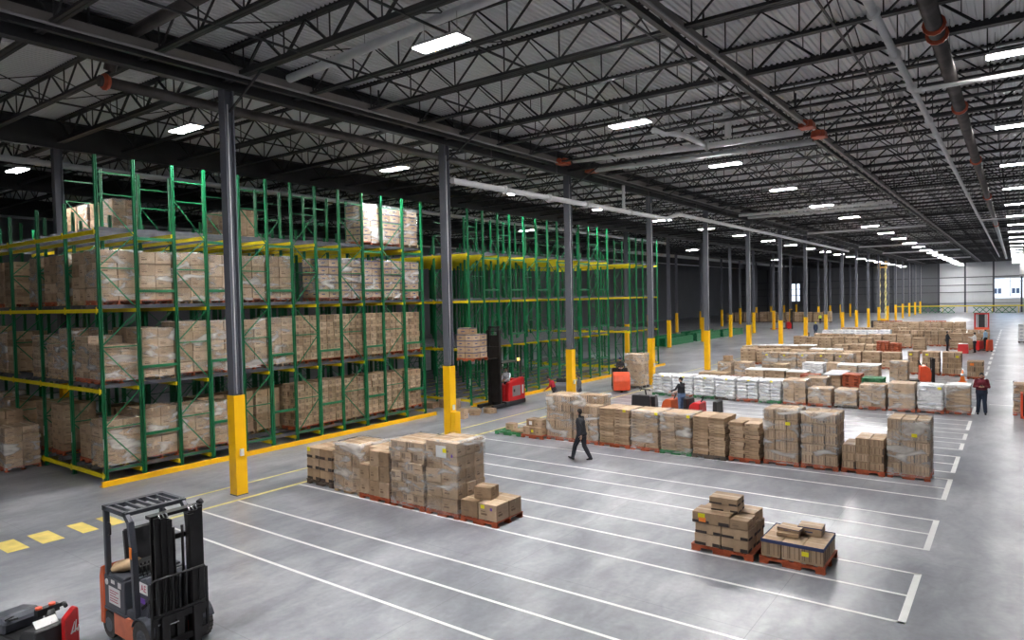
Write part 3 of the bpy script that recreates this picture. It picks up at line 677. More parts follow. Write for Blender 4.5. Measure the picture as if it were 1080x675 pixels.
far('brown end load at the left of the white topped loads', -18.0, -17.0, 56.0, 1.3, 'flat', 4)
far('%s white film load from the left below the three brown blocks', -12.9, -10.6, 56.2, 1.15, 'sack', 5, n=2, wrap=True)
far('%s from the left of the three low brown blocks', -12.6, -9.0, 63.8, 1.05, 'flat', 4, n=3)
far('%s from the left of the long brown row left of the orange pallets', -17.4, -10.5, 69.6, 1.30, 'flat', 4, n=6)
far('tall layered carton load right of the orange pallet stacks', -7.25, -6.2, 68.6, 1.35, 'flat', 6, nx=1)
far('%s from the left of the tall stacks beside the far workers', -4.9, -1.85, 74.6, 1.50, 'flat', 8, n=3, nx=1)
far('%s from the left of the brown stacks behind the far workers', -9.6, -4.9, 78.6, 1.50, 'bars', 4, n=4)
far('%s from the left of the brown backs behind the white shirted man', -4.9, -2.0, 82.5, 1.45, 'flat', 6, n=3)
far('%s from the left of the far white sack loads', -17.2, -10.5, 81.0, 1.40, 'sack', 5, n=6, wrap=False)
far('%s from the left of the farthest brown row', -14.0, -4.8, 96.0, 1.50, 'flat', 5, n=8)
far('%s from the left of the low pale topped loads behind the white sacks', -13.6, -9.95, 42.8, .78, 'flat', 3, n=3, top='paper')
far('%s from the left of the even brown row beyond the mixed loads', -17.6, -6.4, 54.3, 1.22, 'flat', 4, n=9)
far('%s from the left of the brown row before the far white sacks', -16.8, -8.0, 75.2, 1.25, 'flat', 4, n=7)
far('%s from the left of the brown row just beyond the far white sacks', -16.4, -5.6, 87.0, 1.35, 'flat', 4, n=9)
far('%s from the left of the last brown row before the pallet stacks', -15.5, -5.0, 103.3, 1.40, 'flat', 4, n=8)
# stacks of empty pallets
def pallet_stack(label, x0, x1, y, k, m, dep=1.1, group=None):
    for i in range(k):
        p = pallet('%s pallet up in the %s' % (ORD[i], label), x0 + rnd.uniform(-.02, .02), x1 + rnd.uniform(-.02, .0), y + rnd.uniform(-.02, .02), dep, m, i * .142, group or label)
pallet_stack('orange stack beside the grey sheet', -7.42, -6.55, 39.6, 8, 'orange')
pallet_stack('green stack right of the orange stack', -6.5, -5.5, 39.6, 7, 'palletgreen')
pallet_stack('left orange stack in the middle distance', -9.15, -8.3, 62.5, 10, 'orange')
pallet_stack('right orange stack in the middle distance', -8.2, -7.45, 62.5, 9, 'orange')
pallet_stack('orange stack behind the low loads at the centre', -9.9, -9.0, 41.0, 6, 'orange')
for i, (mm, k) in enumerate((('darkwood', 9), ('orange', 9), ('orange', 9), ('palletgreen', 8), ('darkwood', 8), ('orange', 9), ('orange', 9))):
    pallet_stack('%s stack from the left in the farthest pallet row' % ORD[i], -16.8 + i * 1.32, -15.6 + i * 1.32, 110, k, mm)
# dark loads along the back left
for i in range(12):
    load('%s from the left of the dark brown loads near the back wall' % ORD[i], -46.4 + i * 1.62, -45.0 + i * 1.62, 135, 1.3, 1.9 + rnd.uniform(-.15, .15), 'darkwood', 'flat', 2, 2, 4, False, 0, 0, False, 'dark brown loads near the back wall')

# --- pallets standing on the floor before the near rack
load('taller plain carton stack at the left edge on the floor before the rack', -29.75, -28.62, 8.15, 1.1, 1.95, 'orange', 'plain', 3, 2, 6, False)
load('strapped carton stack on the floor at the near rack front', -28.58, -27.50, 8.28, 1.08, 1.50, 'orange', 'plain', 3, 2, 5, True)

# ------------------------------------------------------------------ racks
POSTM = {}
def post_mesh(h, dbl=0.):
    k = (round(h, 2), dbl)
    if k in POSTM: return POSTM[k]
    b = MB(); b.box(-.05, -.045, .012, -.038, .045, h); b.box(-.038, -.045, .012, .05, -.033, h); b.box(-.038, .033, .012, .05, .045, h)
    b.box(.042, -.033, .012, .05, -.018, h); b.box(.042, .018, .012, .05, .033, h)
    b.box(-.075, -.075, 0, .075, .075, .012)
    if dbl: b.box(-.05, .047, .012, .05, .085, dbl)
    POSTM[k] = b.mesh('post', ['green']); return POSTM[k]
LEV = [.30, 2.95, 5.47, 7.92]
def rack(label, X0, Y, bays, ztop, nlines, top_levels=4, front=True, brace=True):
    """flow rack: lanes run along +Y from the front face at Y[0]; the first line of posts stands at X0, further ones to the left"""
    t = thing('pallet_rack', label, 'rack', (X0, Y[0], 0)); ys = [y - Y[0] for y in Y]; xs = [-sum(bays[:i]) for i in range(nlines)]
    n = len(ys)
    for i, x in enumerate(xs):
        for j, y in enumerate(ys):
            h = ztop if i == 0 or j > 0 else 8.95
            if i > 0 and j > 0: h = ztop if i < 2 else 9.0
            link('post', post_mesh(h, 3.6 if (i == 0 and j % 2) else 0.), t, (x, y, 0))
    tgm = MB(); tgm.box(-.02, -.052, 1.05, .02, -.046, 1.40); tgm = tgm.mesh('post_tag', ['paper'])
    for x in xs[:4]: link('post_tag', tgm, t, (x, 0, 0))
    # bracing between paired posts
    BR = {}
    def brace_mesh(dy, zt, k):
        key = (round(dy, 2), zt, k)
        if key in BR: return BR[key]
        b = MB(); nodes = [.35] + [z - .05 for z in LEV[1:] if z < zt]; lo, hi = (.05, dy - .05) if k == 0 else (dy - .05, .05)
        mids = [(a + c) / 2 + .1 for a, c in zip(nodes, nodes[1:])]
        for i_, mz in enumerate(mids):
            b.bar((0, lo, mz - .08), (0, hi, nodes[i_] + .08), .032); b.bar((0, lo, mz + .08), (0, hi, nodes[i_ + 1] - .08), .032); b.bar((0, .05, mz), (0, dy - .05, mz), .036)
        if zt > 9.5:
            b.bar((0, lo, 9.05), (0, hi, nodes[-1] - .06), .032); b.bar((0, .05, 9.05), (0, dy - .05, 9.05), .036)
        b.bar((0, .05, .40), (0, dy - .05, .40), .036)
        BR[key] = b.mesh('bracing', ['green']); return BR[key]
    for i, x in enumerate(xs):
        for j in range(0, n - 1, 2):
            link('bracing', brace_mesh(ys[j + 1] - ys[j], ztop if i < 2 else 9.0, 0 if j < 6 else (j // 2) % 2), t, (x, ys[j], 0))
            if ztop > 9.5 and i < 2:
                b = MB(); b.bar((0, .05, 9.72), (0, ys[j + 1] - ys[j] - .05, 9.72), .036); link('top_strut', b.mesh('top_strut', ['green']), t, (x, ys[j], 0))
    for j in range(1, n - 1, 2):
        for z in (.75 + .6, 3.55, 6.02, 7.72):
            b = MB(); b.box(-.02, ys[j] + .05, z - .045, .02, ys[j + 1] - .05, z + .045); b.build('tie', 'green', t)
    wid = -xs[-1] if nlines > 1 else 0
    # beams
    def beam(x0, x1, z, y, m='yellow'):
        b = MB(); b.box(x0, -.03, -.12, x1, .03, 0); b.box(x0, -.045, -.16, x0 + .05, -.03, .06); b.box(x1 - .05, -.045, -.16, x1, -.03, .06)
        link('beam', b.mesh('beam', [m]), t, (0, y, z))
    for z in LEV[:top_levels]:
        for i in range(nlines - 1): beam(xs[i + 1] + .0, xs[i] - .0, z, -.06)
        for j in range(1, n):
            b = MB(); b.box(-wid, -.03, -.12, 0, .03, 0); link('cross_beam', b.mesh('cross_beam', ['yellow']), t, (0, ys[j] - .075, z))
    # lanes: a pair of rails each
    Ln = ys[-1] - ys[0]
    for i in range(nlines - 1):
        for q in (0, 1):
            cx = xs[i] - bays[i] * (.27 + .47 * q)
            b = MB()
            for s_ in (-.42, .42): b.box(s_ - .035, .0, 0, s_ + .035, Ln, .10); b.box(s_ - .02, .05, .10, s_ + .02, Ln, .125)
            me = b.mesh('lane_rail', ['rail'])
            for z in LEV[:top_levels]: link('lane_rail', me, t, (cx, 0, z))
    b = MB(); b.box(.36, -.3, .0, .45, Ln + .3, .17); b.box(.22, -.3, 0, .36, Ln + .3, .03); b.build('floor_guard', 'safety', t)
    return t
Y1 = [9.53, 10.67, 11.93, 13.05, 14.36, 15.5, 16.6, 17.75, 18.95, 20.22, 21.35, 22.65, 23.9]
B1 = [2.35, 2.3, 2.55, 2.4, 2.4]
rack('near green and yellow pallet rack filled with carton loads', -22.9, Y1, B1, 10.24, 6)
Y2 = [27.35, 28.6, 29.9, 31.0, 32.35, 33.62, 34.85, 35.95, 37.25, 38.55, 39.8, 41.05, 42.4]
rack('empty green and yellow pallet rack beyond the reach truck', -22.9, Y2, [2.4, 2.4, 2.4, 2.4, 2.4], 10.24, 6)
Y3 = [45.8, 46.9, 48.0, 49.3, 50.6]
rack('farthest empty green pallet rack beside the fourth column', -22.9, Y3, [2.4, 2.4, 2.4, 2.4], 9.9, 5)

# loads in the near rack: the lane along its open side
LN = ['floor level', 'second level', 'third level', 'top level']
HH = [[1.50, 1.72, 1.65, 1.60, 0, 0, 1.85, 1.88, 1.85, 1.88, 1.86, 1.84],
      [1.25, 1.72, 1.90, 1.88, 1.86, 1.90, 1.95, 1.95, 1.94, 1.95, 1.93, 1.92],
      [1.74, 1.72, 1.74, 1.72, 1.74, 1.76, 0, 1.76, 1.78, 1.76, 1.78, 1.76],
      [0, 0, 0, 0, 0, 0, 0, 0, 0, 1.78, 1.76, 1.74]]
for lv in range(4):
    for i in range(12):
        h = HH[lv][i]
        if not h: continue
        y0 = 9.60 + i * 1.19
        if lv >= 2 and i >= 7 or lv == 3: st, nx, ny, nz, wr = 'blue', 2, 2, 5, True
        elif i >= 6: st, nx, ny, nz, wr = 'barcode', 3, 3, 6, False
        else: st, nx, ny, nz, wr = 'plain', 2, 2, (5, 5, 4)[lv % 3], True
        load('%s load, %s of the near rack side, %s from its corner' % ({'blue': 'blue taped', 'barcode': 'unwrapped carton', 'plain': 'film wrapped'}[st], LN[lv], ORD[i]), -24.10, -23.02, y0, 1.12, h,
             'orange' if (i * 3 + lv) % 4 else 'wood', st, nx, ny, nz, wr, 2 if st != 'blue' else 0, LEV[lv] + .128, True, 'loads along the side of the near rack', (), (), .012)
lx = []
xx = -22.9
for bw in B1:
    lx += [xx - bw * .27, xx - bw * .74]; xx -= bw
for lv in range(3):
    for q in range(1, 10):
        for dpt in ((0, 1) if q < 4 else (0,)):
            if rnd.random() < .10: continue
            h = rnd.choice((1.2, 1.5, 1.6, 1.75)) if lv < 2 else 1.72
            y0 = 9.62 + dpt * 1.2 + (.0 if lv else rnd.uniform(0, .05))
            if -30.3 < lx[q] < -29.0 and dpt: continue
            if abs(lx[q] + 29.6) < .75: continue
            load('carton load, %s lane on the %s of the near rack front%s' % (ORD[q], LN[lv], ', second row' if dpt else ''), lx[q] - .52, lx[q] + .52, y0, 1.12, h, rnd.choice(('orange', 'wood')),
                 'plain', 2, 2, rnd.choice((4, 5, 6)), rnd.random() < .5, 2, LEV[lv] + .128, q < 4 and dpt == 0, 'loads at the front of the near rack', (), (), .012)
for q in (3, 4, 6, 7, 8, 9):
    if abs(lx[q] + 29.6) < .75: continue
    load('dark carton load deep on the near rack top level, %s lane' % ORD[q], lx[q] - .52, lx[q] + .52, 16.4 if q < 6 else 13.2, 1.12, 1.5 if q < 6 else 2.0, 'wood', 'plain', 2, 2, 5, q % 2 == 0, 2, LEV[3] + .128, False, 'loads deep on the top level')
for i in range(6):   # second lane behind the gaps on the floor level
    load('shadowed carton load seen through the near rack floor gap, %s inward' % ORD[i], lx[1] - .52, lx[1] + .52, 13.2 + i * 1.2, 1.12, 1.7, 'wood', 'plain', 2, 2, 5, False, 2, LEV[0] + .128, False, 'second lane loads behind the gap')
# ------------------------------------------------------------------ people
def hand(b, w, f, lat, nrm, curl, m, side=1):
    """palm is part of the body volume; here five separate fingers rooted in it"""
    f = Vector(f).normalized(); lat = Vector(lat).normalized(); nrm = Vector(nrm).normalized(); w = Vector(w)
    for k, Lf in enumerate((.066, .078, .074, .058)):
        p = w + f * .078 + lat * (.027 - .018 * k); d = f
        for s_ in range(3):
            a = curl * (s_ + 1) / 2.2; d = f * math.cos(a) + nrm * math.sin(a); q = p + d * Lf * (.42, .33, .27)[s_]
            b.cyl(p, q, .0092 - .0008 * s_, .0086 - .0008 * s_, 6, m); p = q
    p = w + f * .03 + lat * .028
    for s_ in range(2):
        d = (f * (.6 + .25 * s_) + lat * (.7 - .35 * s_) + nrm * (.2 + curl * .25)).normalized(); q = p + d * (.042, .034)[s_]; b.cyl(p, q, .0112 - .001 * s_, .0095, 6, m); p = q

def person(label, loc, rz, P=None, wear=None, h=1.76, stout=1.15, hair='hair', cap=None, bald=False, vox=.018, curl=.6, extra=None, group=None):
    """one continuous body facing local +x; joints in metres for a 1.76 m figure"""
    J = dict(pel=(0, 0, .95), che=(.0, 0, 1.27), nck=(.0, 0, 1.46), hed=(.025, 0, 1.625),
             shl=(0, .185, 1.41), ell=(-.02, .235, 1.12), wrl=(.05, .24, .87), shr=(0, -.185, 1.41), elr=(-.02, -.235, 1.12), wrr=(.05, -.24, .87),
             hil=(0, .09, .91), knl=(.02, .10, .50), anl=(-.02, .10, .085), hir=(0, -.09, .91), knr=(.02, -.10, .50), anr=(-.02, -.10, .085), tol=(1, 0, 0), tor=(1, 0, 0), look=(1, 0, 0))
    J.update(P or {}); W = dict(top='black_jacket', legs='dark_trousers', shoes='shoes_black'); W.update(wear or {})
    J = {k: Vector(v) for k, v in J.items()}; s = stout
    t = thing('person', label, 'person', loc, rz, group); t.scale = (h / 1.76,) * 3
    b = MB(); segs = []
    def seg(a, c, r0, r1, tg, e=1., n=12):
        b.cyl(a, c, r0, r1, n, 0, True, e); segs.append((a, c, r0, r1, tg))
    def ball(c, r, tg): b.ell(c, r, 12, 8); segs.append((Vector(c), Vector(c) + Vector((0, 0, .001)), max(r) * .9, max(r) * .9, tg))
    pel, che, nck, hed = J['pel'], J['che'], J['nck'], J['hed']
    seg(pel - Vector((0, 0, .07)), pel + (che - pel) * .5, .118 * s, .112 * s, 'top', 1.38); seg(pel + (che - pel) * .5, che + (nck - che) * .45, .112 * s, .125, 'top', 1.42)
    ball(pel - Vector((.01, 0, .05)), (.128 * s, .165 * s, .12), 'legs'); ball(che, (.128 * s, .178, .16), 'top'); ball(che + (nck - che) * .55, (.09, .19, .08), 'top')
    seg(che + (nck - che) * .6, nck + (hed - nck) * .3, .062, .055, 'skin')
    lk = J['look'].normalized(); sd = Vector((0, 0, 1)).cross(lk).normalized(); u = lk.cross(sd)
    def H(x, y, z): return hed + lk * x + sd * y + u * z
    hb = len(b.v); b.ell((0, 0, 0), (.092, .073, .108), 14, 10); b.ell((.026, 0, -.062), (.058, .05, .052), 12, 8); b.ell((.096, 0, -.012), (.02, .014, .026), 8, 6); b.ell((.083, 0, -.058), (.014, .026, .009), 8, 6); b.ell((.078, 0, .03), (.018, .045, .012), 8, 6)
    for y in (.075, -.075): b.ell((-.005, y, -.012), (.02, .011, .032), 8, 6)
    b.v[hb:] = [tuple(H(*p)) for p in b.v[hb:]]; segs.append((H(0, 0, .02), H(.02, 0, -.06), .09, .065, 'skin'))
    hands = []
    for q, sg in (('l', 1), ('r', -1)):
        sh_, el, wr = J['sh' + q], J['el' + q], J['wr' + q]
        ball(sh_ - Vector((0, sg * .01, .01)), (.068, .066, .07), 'top'); seg(sh_, el, .057, .045, 'top'); ball(el, (.045,) * 3, 'top'); seg(el, el + (wr - el) * .93, .044, .034, 'top'); seg(el + (wr - el) * .9, wr, .029, .026, 'skin')
        f = (wr - el).normalized() if ('hd' + q) not in J else J['hd' + q].normalized()
        lat = Vector((1, 0, 0)) - f * f.x if abs(f.x) < .8 else Vector((0, 0, 1)) - f * f.z
        lat.normalize(); nrm = f.cross(lat) * (-sg)
        if abs(f.x) >= .8: nrm = Vector((0, -sg, 0))
        hb = len(b.v); b.ell((0, 0, 0), (.052, .039, .017), 10, 6)
        b.v[hb:] = [tuple(wr + f * (.042 + p[0]) + lat * p[1] + nrm * p[2]) for p in b.v[hb:]]
        segs.append((wr, wr + f * .08, .03, .035, 'skin')); hands.append((wr, f, lat, nrm, sg))
        hi, kn, an = J['hi' + q], J['kn' + q], J['an' + q]; to = J['to' + q].normalized()
        seg(hi, kn, .086 * s, .06 * s, 'legs'); ball(kn, (.06 * s,) * 3, 'legs'); seg(kn, kn + (an - kn) * .35, .06 * s, .059 * s, 'legs'); seg(kn + (an - kn) * .35, an, .059 * s, .05 * s, 'legs')
        sdv = Vector((0, 0, 1)).cross(to).normalized(); upv = to.cross(sdv)
        hb = len(b.v); b.ell((-.02, 0, -.035), (.06, .042, .05), 10, 6); b.ell((.085, 0, -.05), (.105, .045, .034), 12, 6)
        b.v[hb:] = [tuple(an + to * p[0] + sdv * p[1] + upv * p[2]) for p in b.v[hb:]]
        segs.append((an + to * -.03 - upv * .045, an + to * .16 - upv * .05, .045, .04, 'shoes'))
    me = b.mesh('raw', ['skin']); o = bpy.data.objects.new('raw', me); COL.objects.link(o)
    md = o.modifiers.new('r', 'REMESH'); md.mode = 'VOXEL'; md.voxel_size = vox; ms = o.modifiers.new('s', 'SMOOTH'); ms.factor = .5; ms.iterations = 3
    bpy.context.view_layer.update(); ev = o.evaluated_get(bpy.context.evaluated_depsgraph_get()); nm = bpy.data.meshes.new_from_object(ev)
    bpy.data.objects.remove(o); bpy.data.meshes.remove(me); nm.name = 'body'
    keys = ['skin', W['top'], W['legs'], W['shoes']]; nm.materials.clear()
    for k in keys: nm.materials.append(M[k])
    idx = dict(skin=0, top=1, legs=2, shoes=3); ss = [(a, c - a, max((c - a).length_squared, 1e-9), r0, r1, idx[tg]) for a, c, r0, r1, tg in segs]
    mi = []
    for p in nm.polygons:
        c = p.center; best = 9; bi = 0
        for a, d, l2, r0, r1, ti in ss:
            q = c - a; k = min(1, max(0, q.dot(d) / l2)); v = (q - d * k).length - (r0 + (r1 - r0) * k)
            if v < best: best = v; bi = ti
        mi.append(bi)
    nm.polygons.foreach_set('material_index', mi); nm.polygons.foreach_set('use_smooth', [True] * len(mi))
    fb = MB()
    for wr, f, lat, nrm, sg in hands: hand(fb, wr, f, lat, nrm, curl, 0)
    for y in (.03, -.03): fb.ell(tuple(H(.083, y, .012)), (.011, .011, .009), 8, 6, 2)
    m2 = fb.mesh('x', ['skin']); bm = bmesh.new(); bm.from_mesh(nm); bm.from_mesh(m2); bm.to_mesh(nm); bm.free(); bpy.data.meshes.remove(m2)
    link('body', nm, t)
    if not bald:
        hbm = MB(); hbm.ell((-.018, 0, .022), (.094, .082, .104), 14, 10); hbm.v = [tuple(H(*p)) for p in hbm.v]; hbm.build('hair', hair, t)
    if cap:
        hbm = MB(); hbm.ell((-.004, 0, .05), (.106, .09, .082), 14, 8); hbm.ell((.12, 0, .045), (.06, .065, .009), 12, 6); hbm.v = [tuple(H(*p)) for p in hbm.v]; hbm.build('cap', cap, t)
    if extra: extra(t, J)
    return t
jk = dict(top='black_jacket', legs='dark_trousers')
person('man in black jacket and dark trousers walking left past the striped stacks', (-11.80, 19.84, 0), math.pi,
       dict(che=(.04, 0, 1.28), nck=(.05, 0, 1.46), hed=(.085, 0, 1.62), hil=(0, .09, .90), knl=(.20, .10, .50), anl=(.30, .10, .10), tol=(1, 0, .28), hir=(0, -.09, .90), knr=(-.04, -.09, .48), anr=(-.27, -.09, .115), tor=(1, 0, -.22),
            shl=(.02, .185, 1.41), ell=(-.14, .235, 1.16), wrl=(-.12, .23, .90), shr=(.06, -.185, 1.41), elr=(.12, -.235, 1.13), wrr=(.28, -.20, .93)), jk, 1.78, 1.28, vox=.014)
def phone(t, J):
    b = MB(); b.box(-.005, -.038, -.07, .005, .038, .07); o = b.build('phone', 'black', t); o.location = (.33, .0, 1.19); o.rotation_euler = (0, .7, 0)
person('man in maroon sweater and navy jeans standing looking at his phone', (-1.20, 36.2, 0), R(-88),
       dict(hed=(.06, 0, 1.60), look=(1, 0, -.45), ell=(.02, .26, 1.13), wrl=(.25, .075, 1.16), hdl=(.8, -.55, .2), elr=(.02, -.26, 1.13), wrr=(.25, -.075, 1.15), hdr=(.8, .55, .2), anl=(-.02, .13, .085), anr=(-.02, -.13, .085)),
       dict(top='maroon_sweater', legs='navy_jeans'), 1.90, 1.3, vox=.016, curl=1.0, extra=phone)
person('person in black jacket and jeans riding the orange pallet truck, arm stretched out', (-11.85, 28.53, .20), R(165),
       dict(ell=(.12, .26, 1.20), wrl=(.34, .30, 1.10), elr=(.10, -.24, 1.15), wrr=(.32, -.12, 1.05), look=(1, .3, -.1)), dict(top='black_jacket', legs='blue_jeans'), 1.74, 1.3, vox=.018)
person('person in red shirt bending beside the empty rack', (-18.95, 29.2, 0), R(-150), dict(che=(.10, 0, 1.22), nck=(.20, 0, 1.37), hed=(.29, 0, 1.49), shl=(.16, .18, 1.32), shr=(.16, -.18, 1.32), ell=(.24, .22, 1.05), wrl=(.42, .16, .90), elr=(.24, -.22, 1.05), wrr=(.42, -.16, .90), look=(1, 0, -.5)),
       dict(top='red_shirt', legs='dark_trousers'), 1.70, vox=.022)
person('person in grey jacket standing right of the third column', (-17.52, 29.3, 0), R(200), None, dict(top='grey_jacket', legs='dark_trousers'), 1.74, 1.1, vox=.022)
person('operator in pale shirt standing in the red reach truck', (-21.45, 28.55, .22), R(-90), dict(elr=(.10, -.24, 1.14), wrr=(.32, -.14, 1.12), ell=(.10, .24, 1.14), wrl=(.32, .14, 1.12)), dict(top='pale_shirt', legs='dark_trousers'), 1.74, vox=.022)
person('operator with blue cap riding the red orange truck among cartons', (-18.66, 35.93, .25), R(-58), dict(elr=(.12, -.24, 1.14), wrr=(.32, -.12, 1.14), ell=(.12, .24, 1.14), wrl=(.32, .12, 1.14)), dict(top='black_jacket', legs='dark_trousers'), 1.72, 1.05, cap='navy_cap', vox=.022)
person('far worker in white shirt pointing left beside a red truck', (-2.86, 71.3, 0), R(165), dict(ell=(.16, .22, 1.32), wrl=(.42, .22, 1.34), elr=(.14, -.24, 1.2), wrr=(.38, -.2, 1.2)), dict(top='white_shirt', legs='dark_trousers'), 1.80, vox=.03)
person('far worker in light blue shirt standing behind the white shirted man', (-2.15, 73.22, .2), R(150), None, dict(top='light_blue_shirt', legs='dark_trousers'), 1.82, 1.1, cap='redorange', vox=.03)
person('far worker in black jacket reaching to the right by brown stacks', (-4.95, 72.6, 0), R(-10), dict(elr=(.14, -.26, 1.16), wrr=(.36, -.22, 1.05), ell=(.12, .24, 1.12), wrl=(.3, .2, .98)), jk, 1.82, 1.12, vox=.03)
person('far person in black beside a red truck left of the brown loads', (-18.6, 79.3, 0), R(180), None, jk, 1.80, 1.2, vox=.035)
person('distant person in bright yellow vest near the brown row at the back', (-27.7, 129, 0), R(-60), None, dict(top='hi_vis_yellow', legs='dark_trousers'), 1.78, 1.1, vox=.04)
person('distant person in navy with yellow cap beside the yellow sleeved columns', (-20.3, 92, 0), R(-80), None, dict(top='navy_jeans', legs='navy_jeans'), 1.80, 1.2, cap='label_yellow', vox=.035)

# ------------------------------------------------------------------ trucks
def wheel_part(t, c, r, w, name='wheel', axis=(0, 1, 0), rim='charcoal'):
    a = Vector(axis) * (w / 2); b = MB(); b.cyl(-a, a, r, None, 24)
    for k in range(24):
        an = 2 * math.pi * k / 24; b.bar(Vector((math.cos(an) * (r - .004), -w / 2 + .004, math.sin(an) * (r - .004))), Vector((math.cos(an) * (r - .004), w / 2 - .004, math.sin(an) * (r - .004))), .03, .026)
    o = b.build(name, 'rubber', t); o.location = c
    b = MB(); b.cyl(-a * 1.04, a * 1.04, r * .55, None, 18); b.cyl(-a * 1.12, a * 1.12, r * .22, None, 12, 0)
    for k in range(6):
        an = math.pi * k / 3; b.cyl(Vector((math.cos(an) * r * .4, 0, math.sin(an) * r * .4)) - a * 1.09, Vector((math.cos(an) * r * .4, 0, math.sin(an) * r * .4)) + a * 1.09, .016, None, 6)
    b.build('rim', rim, o); return o
def text(t, s, size, loc, rot, m, name='lettering'):
    cu = bpy.data.curves.new('lettering', 'FONT'); cu.body = s; cu.size = size; cu.extrude = .001; cu.align_x = 'CENTER'; cu.align_y = 'CENTER'
    o = bpy.data.objects.new('tmp', cu); COL.objects.link(o); bpy.context.view_layer.update()
    me = bpy.data.meshes.new_from_object(o.evaluated_get(bpy.context.evaluated_depsgraph_get())); bpy.data.objects.remove(o)
    me.materials.clear(); me.materials.append(M[m]); p = link(name, me, t, loc); p.rotation_euler = rot; return p

# --- counterbalance forklift in the left foreground, mast towards +X
t = thing('forklift', 'orange and black counterbalance forklift with raised load guard in the left foreground', 'forklift', (-11.92, 5.50, 0))
b = MB(); b.box(-.42, -.40, .16, .98, .40, .50); b.prism([(-.02, .14), (.62, .14), (.62, .30), (.52, .50), (-.02, .50)], 'y', -.50, -.40); b.prism([(-.02, .14), (.62, .14), (.62, .30), (.52, .50), (-.02, .50)], 'y', .40, .50); b.build('chassis', 'skirt', t)
b = MB(); b.prism([(-.52, .20), (-.52, 1.00), (-.47, 1.16), (-.36, 1.20), (-.36, .50), (-.40, .20)], 'y', -.50, .50); b.build('rear_cowl', 'lift_orange', t, .015)
b = MB(); b.box(-.36, -.49, .50, .36, .49, 1.06); b.box(-.37, -.50, .47, .40, .50, .53); b.box(-.34, -.47, 1.06, .30, .47, 1.10); bt = b.build('battery_case', 'charcoal', t, .012)
b = MB(); b.box(-.19, -.496, .62, .20, -.490, .90); sg = b.build('sign_plate', 'paper', bt)
for k, (z, L_) in enumerate(((.84, .30), (.80, .22), (.755, .30), (.71, .26), (.67, .28))):
    b = MB(); b.box(-.15, -.4985, z - .006, -.15 + L_, -.4965, z + .006); b.build('sign_print', 'redink', sg)
b = MB(); b.cyl((-.26, -.499, .95), (-.26, -.490, .95), .05, None, 16); b.box(-.1, -.496, .96, .02, -.49, 1.02); b.box(.14, -.496, .93, .24, -.49, 1.02); b.build('stickers', 'paper', bt)
b = MB(); b.box(.36, -.47, .50, .60, .47, .62); b.box(.60, -.45, .50, .96, .45, .60); b.build('floor_plate', 'charcoal', t, .01)
b = MB(); b.prism([(.70, .58), (.98, .58), (1.0, 1.12), (.92, 1.24), (.74, 1.18)], 'y', -.42, .42); ds = b.build('dash_cowl', 'charcoal', t, .012)
b = MB(); b.box(.74, -.428, .98, .99, -.422, 1.15); pl = b.build('sign_plate', 'paper', ds); text(pl, 'AE', .15, (.87, -.4295, 1.065), (R(90), 0, 0), 'redink')
b = MB(); b.box(.76, -.428, .82, .90, -.422, .90); b.build('purple_sticker', 'label_purple', ds)
for s_ in (-1, 1):
    b = MB(); b.bar((.70, s_ * .46, .56), (.66, s_ * .46, 1.62), .075, .09); b.bar((.66, s_ * .46, 1.60), (.58, s_ * .46, 2.08), .07, .09); b.bar((.585, s_ * .46, 2.06), (.42, s_ * .46, 2.20), .07, .09); p = b.build('front_pillar', 'charcoal', t)
    b = MB(); b.box(-.30, s_ * .46 - .04, 1.06, -.22, s_ * .46 + .04, 2.16); b.build('rear_pillar', 'charcoal', t, .008)
    if s_ < 0:
        b = MB(); b.box(.625, -.515, 1.52, .69, -.50, 1.70); b.build('marker_light', 'label_orange', p)
    b = MB(); b.tube([(-.20, s_ * .46, 1.95), (-.13, s_ * .46, 1.92), (-.13, s_ * .46, 1.76), (-.20, s_ * .46, 1.73)], .014, 6); b.build('grab_handle', 'black', t)
b = MB(); b.box(-.32, -.50, 2.14, -.20, .50, 2.22); b.box(.40, -.50, 2.16, .50, .50, 2.22)
for s_ in (-1, 1): b.box(-.30, s_ * .47 - .03, 2.15, .48, s_ * .47 + .03, 2.22)
for k in range(5): b.bar((-.22, -.34 + k * .17, 2.19), (.44, -.34 + k * .17, 2.19), .035, .05)
b.build('overhead_guard', 'charcoal', t)
b = MB(); b.box(-.14, -.24, 1.10, .30, .24, 1.24); b.prism([(-.16, 1.20), (-.02, 1.20), (-.12, 1.78), (-.22, 1.76)], 'y', -.25, .25); b.build('seat', 'black', t, .03)
b = MB(); b.cyl((.60, .1, 1.16), (.52, .1, 1.36), .025, None, 8)
ring = [Vector((.50, .1, 1.38)) + Vector((-.45, 0, .89)).cross(Vector((0, 1, 0))).normalized() * 0 + Vector((math.cos(a) * .15 * .89, math.sin(a) * .17, math.cos(a) * .15 * .45)) for a in [2 * math.pi * k / 16 for k in range(17)]]
b.tube(ring, .013, 6); b.build('steering_wheel', 'black', t)
for k in range(3):
    b = MB(); b.cyl((.66, -.2 - .06 * k, 1.18), (.60, -.2 - .06 * k, 1.36), .008, None, 6); b.ell((.60, -.2 - .06 * k, 1.37), (.018, .018, .024), 8, 6); b.build('lever', 'black', t)
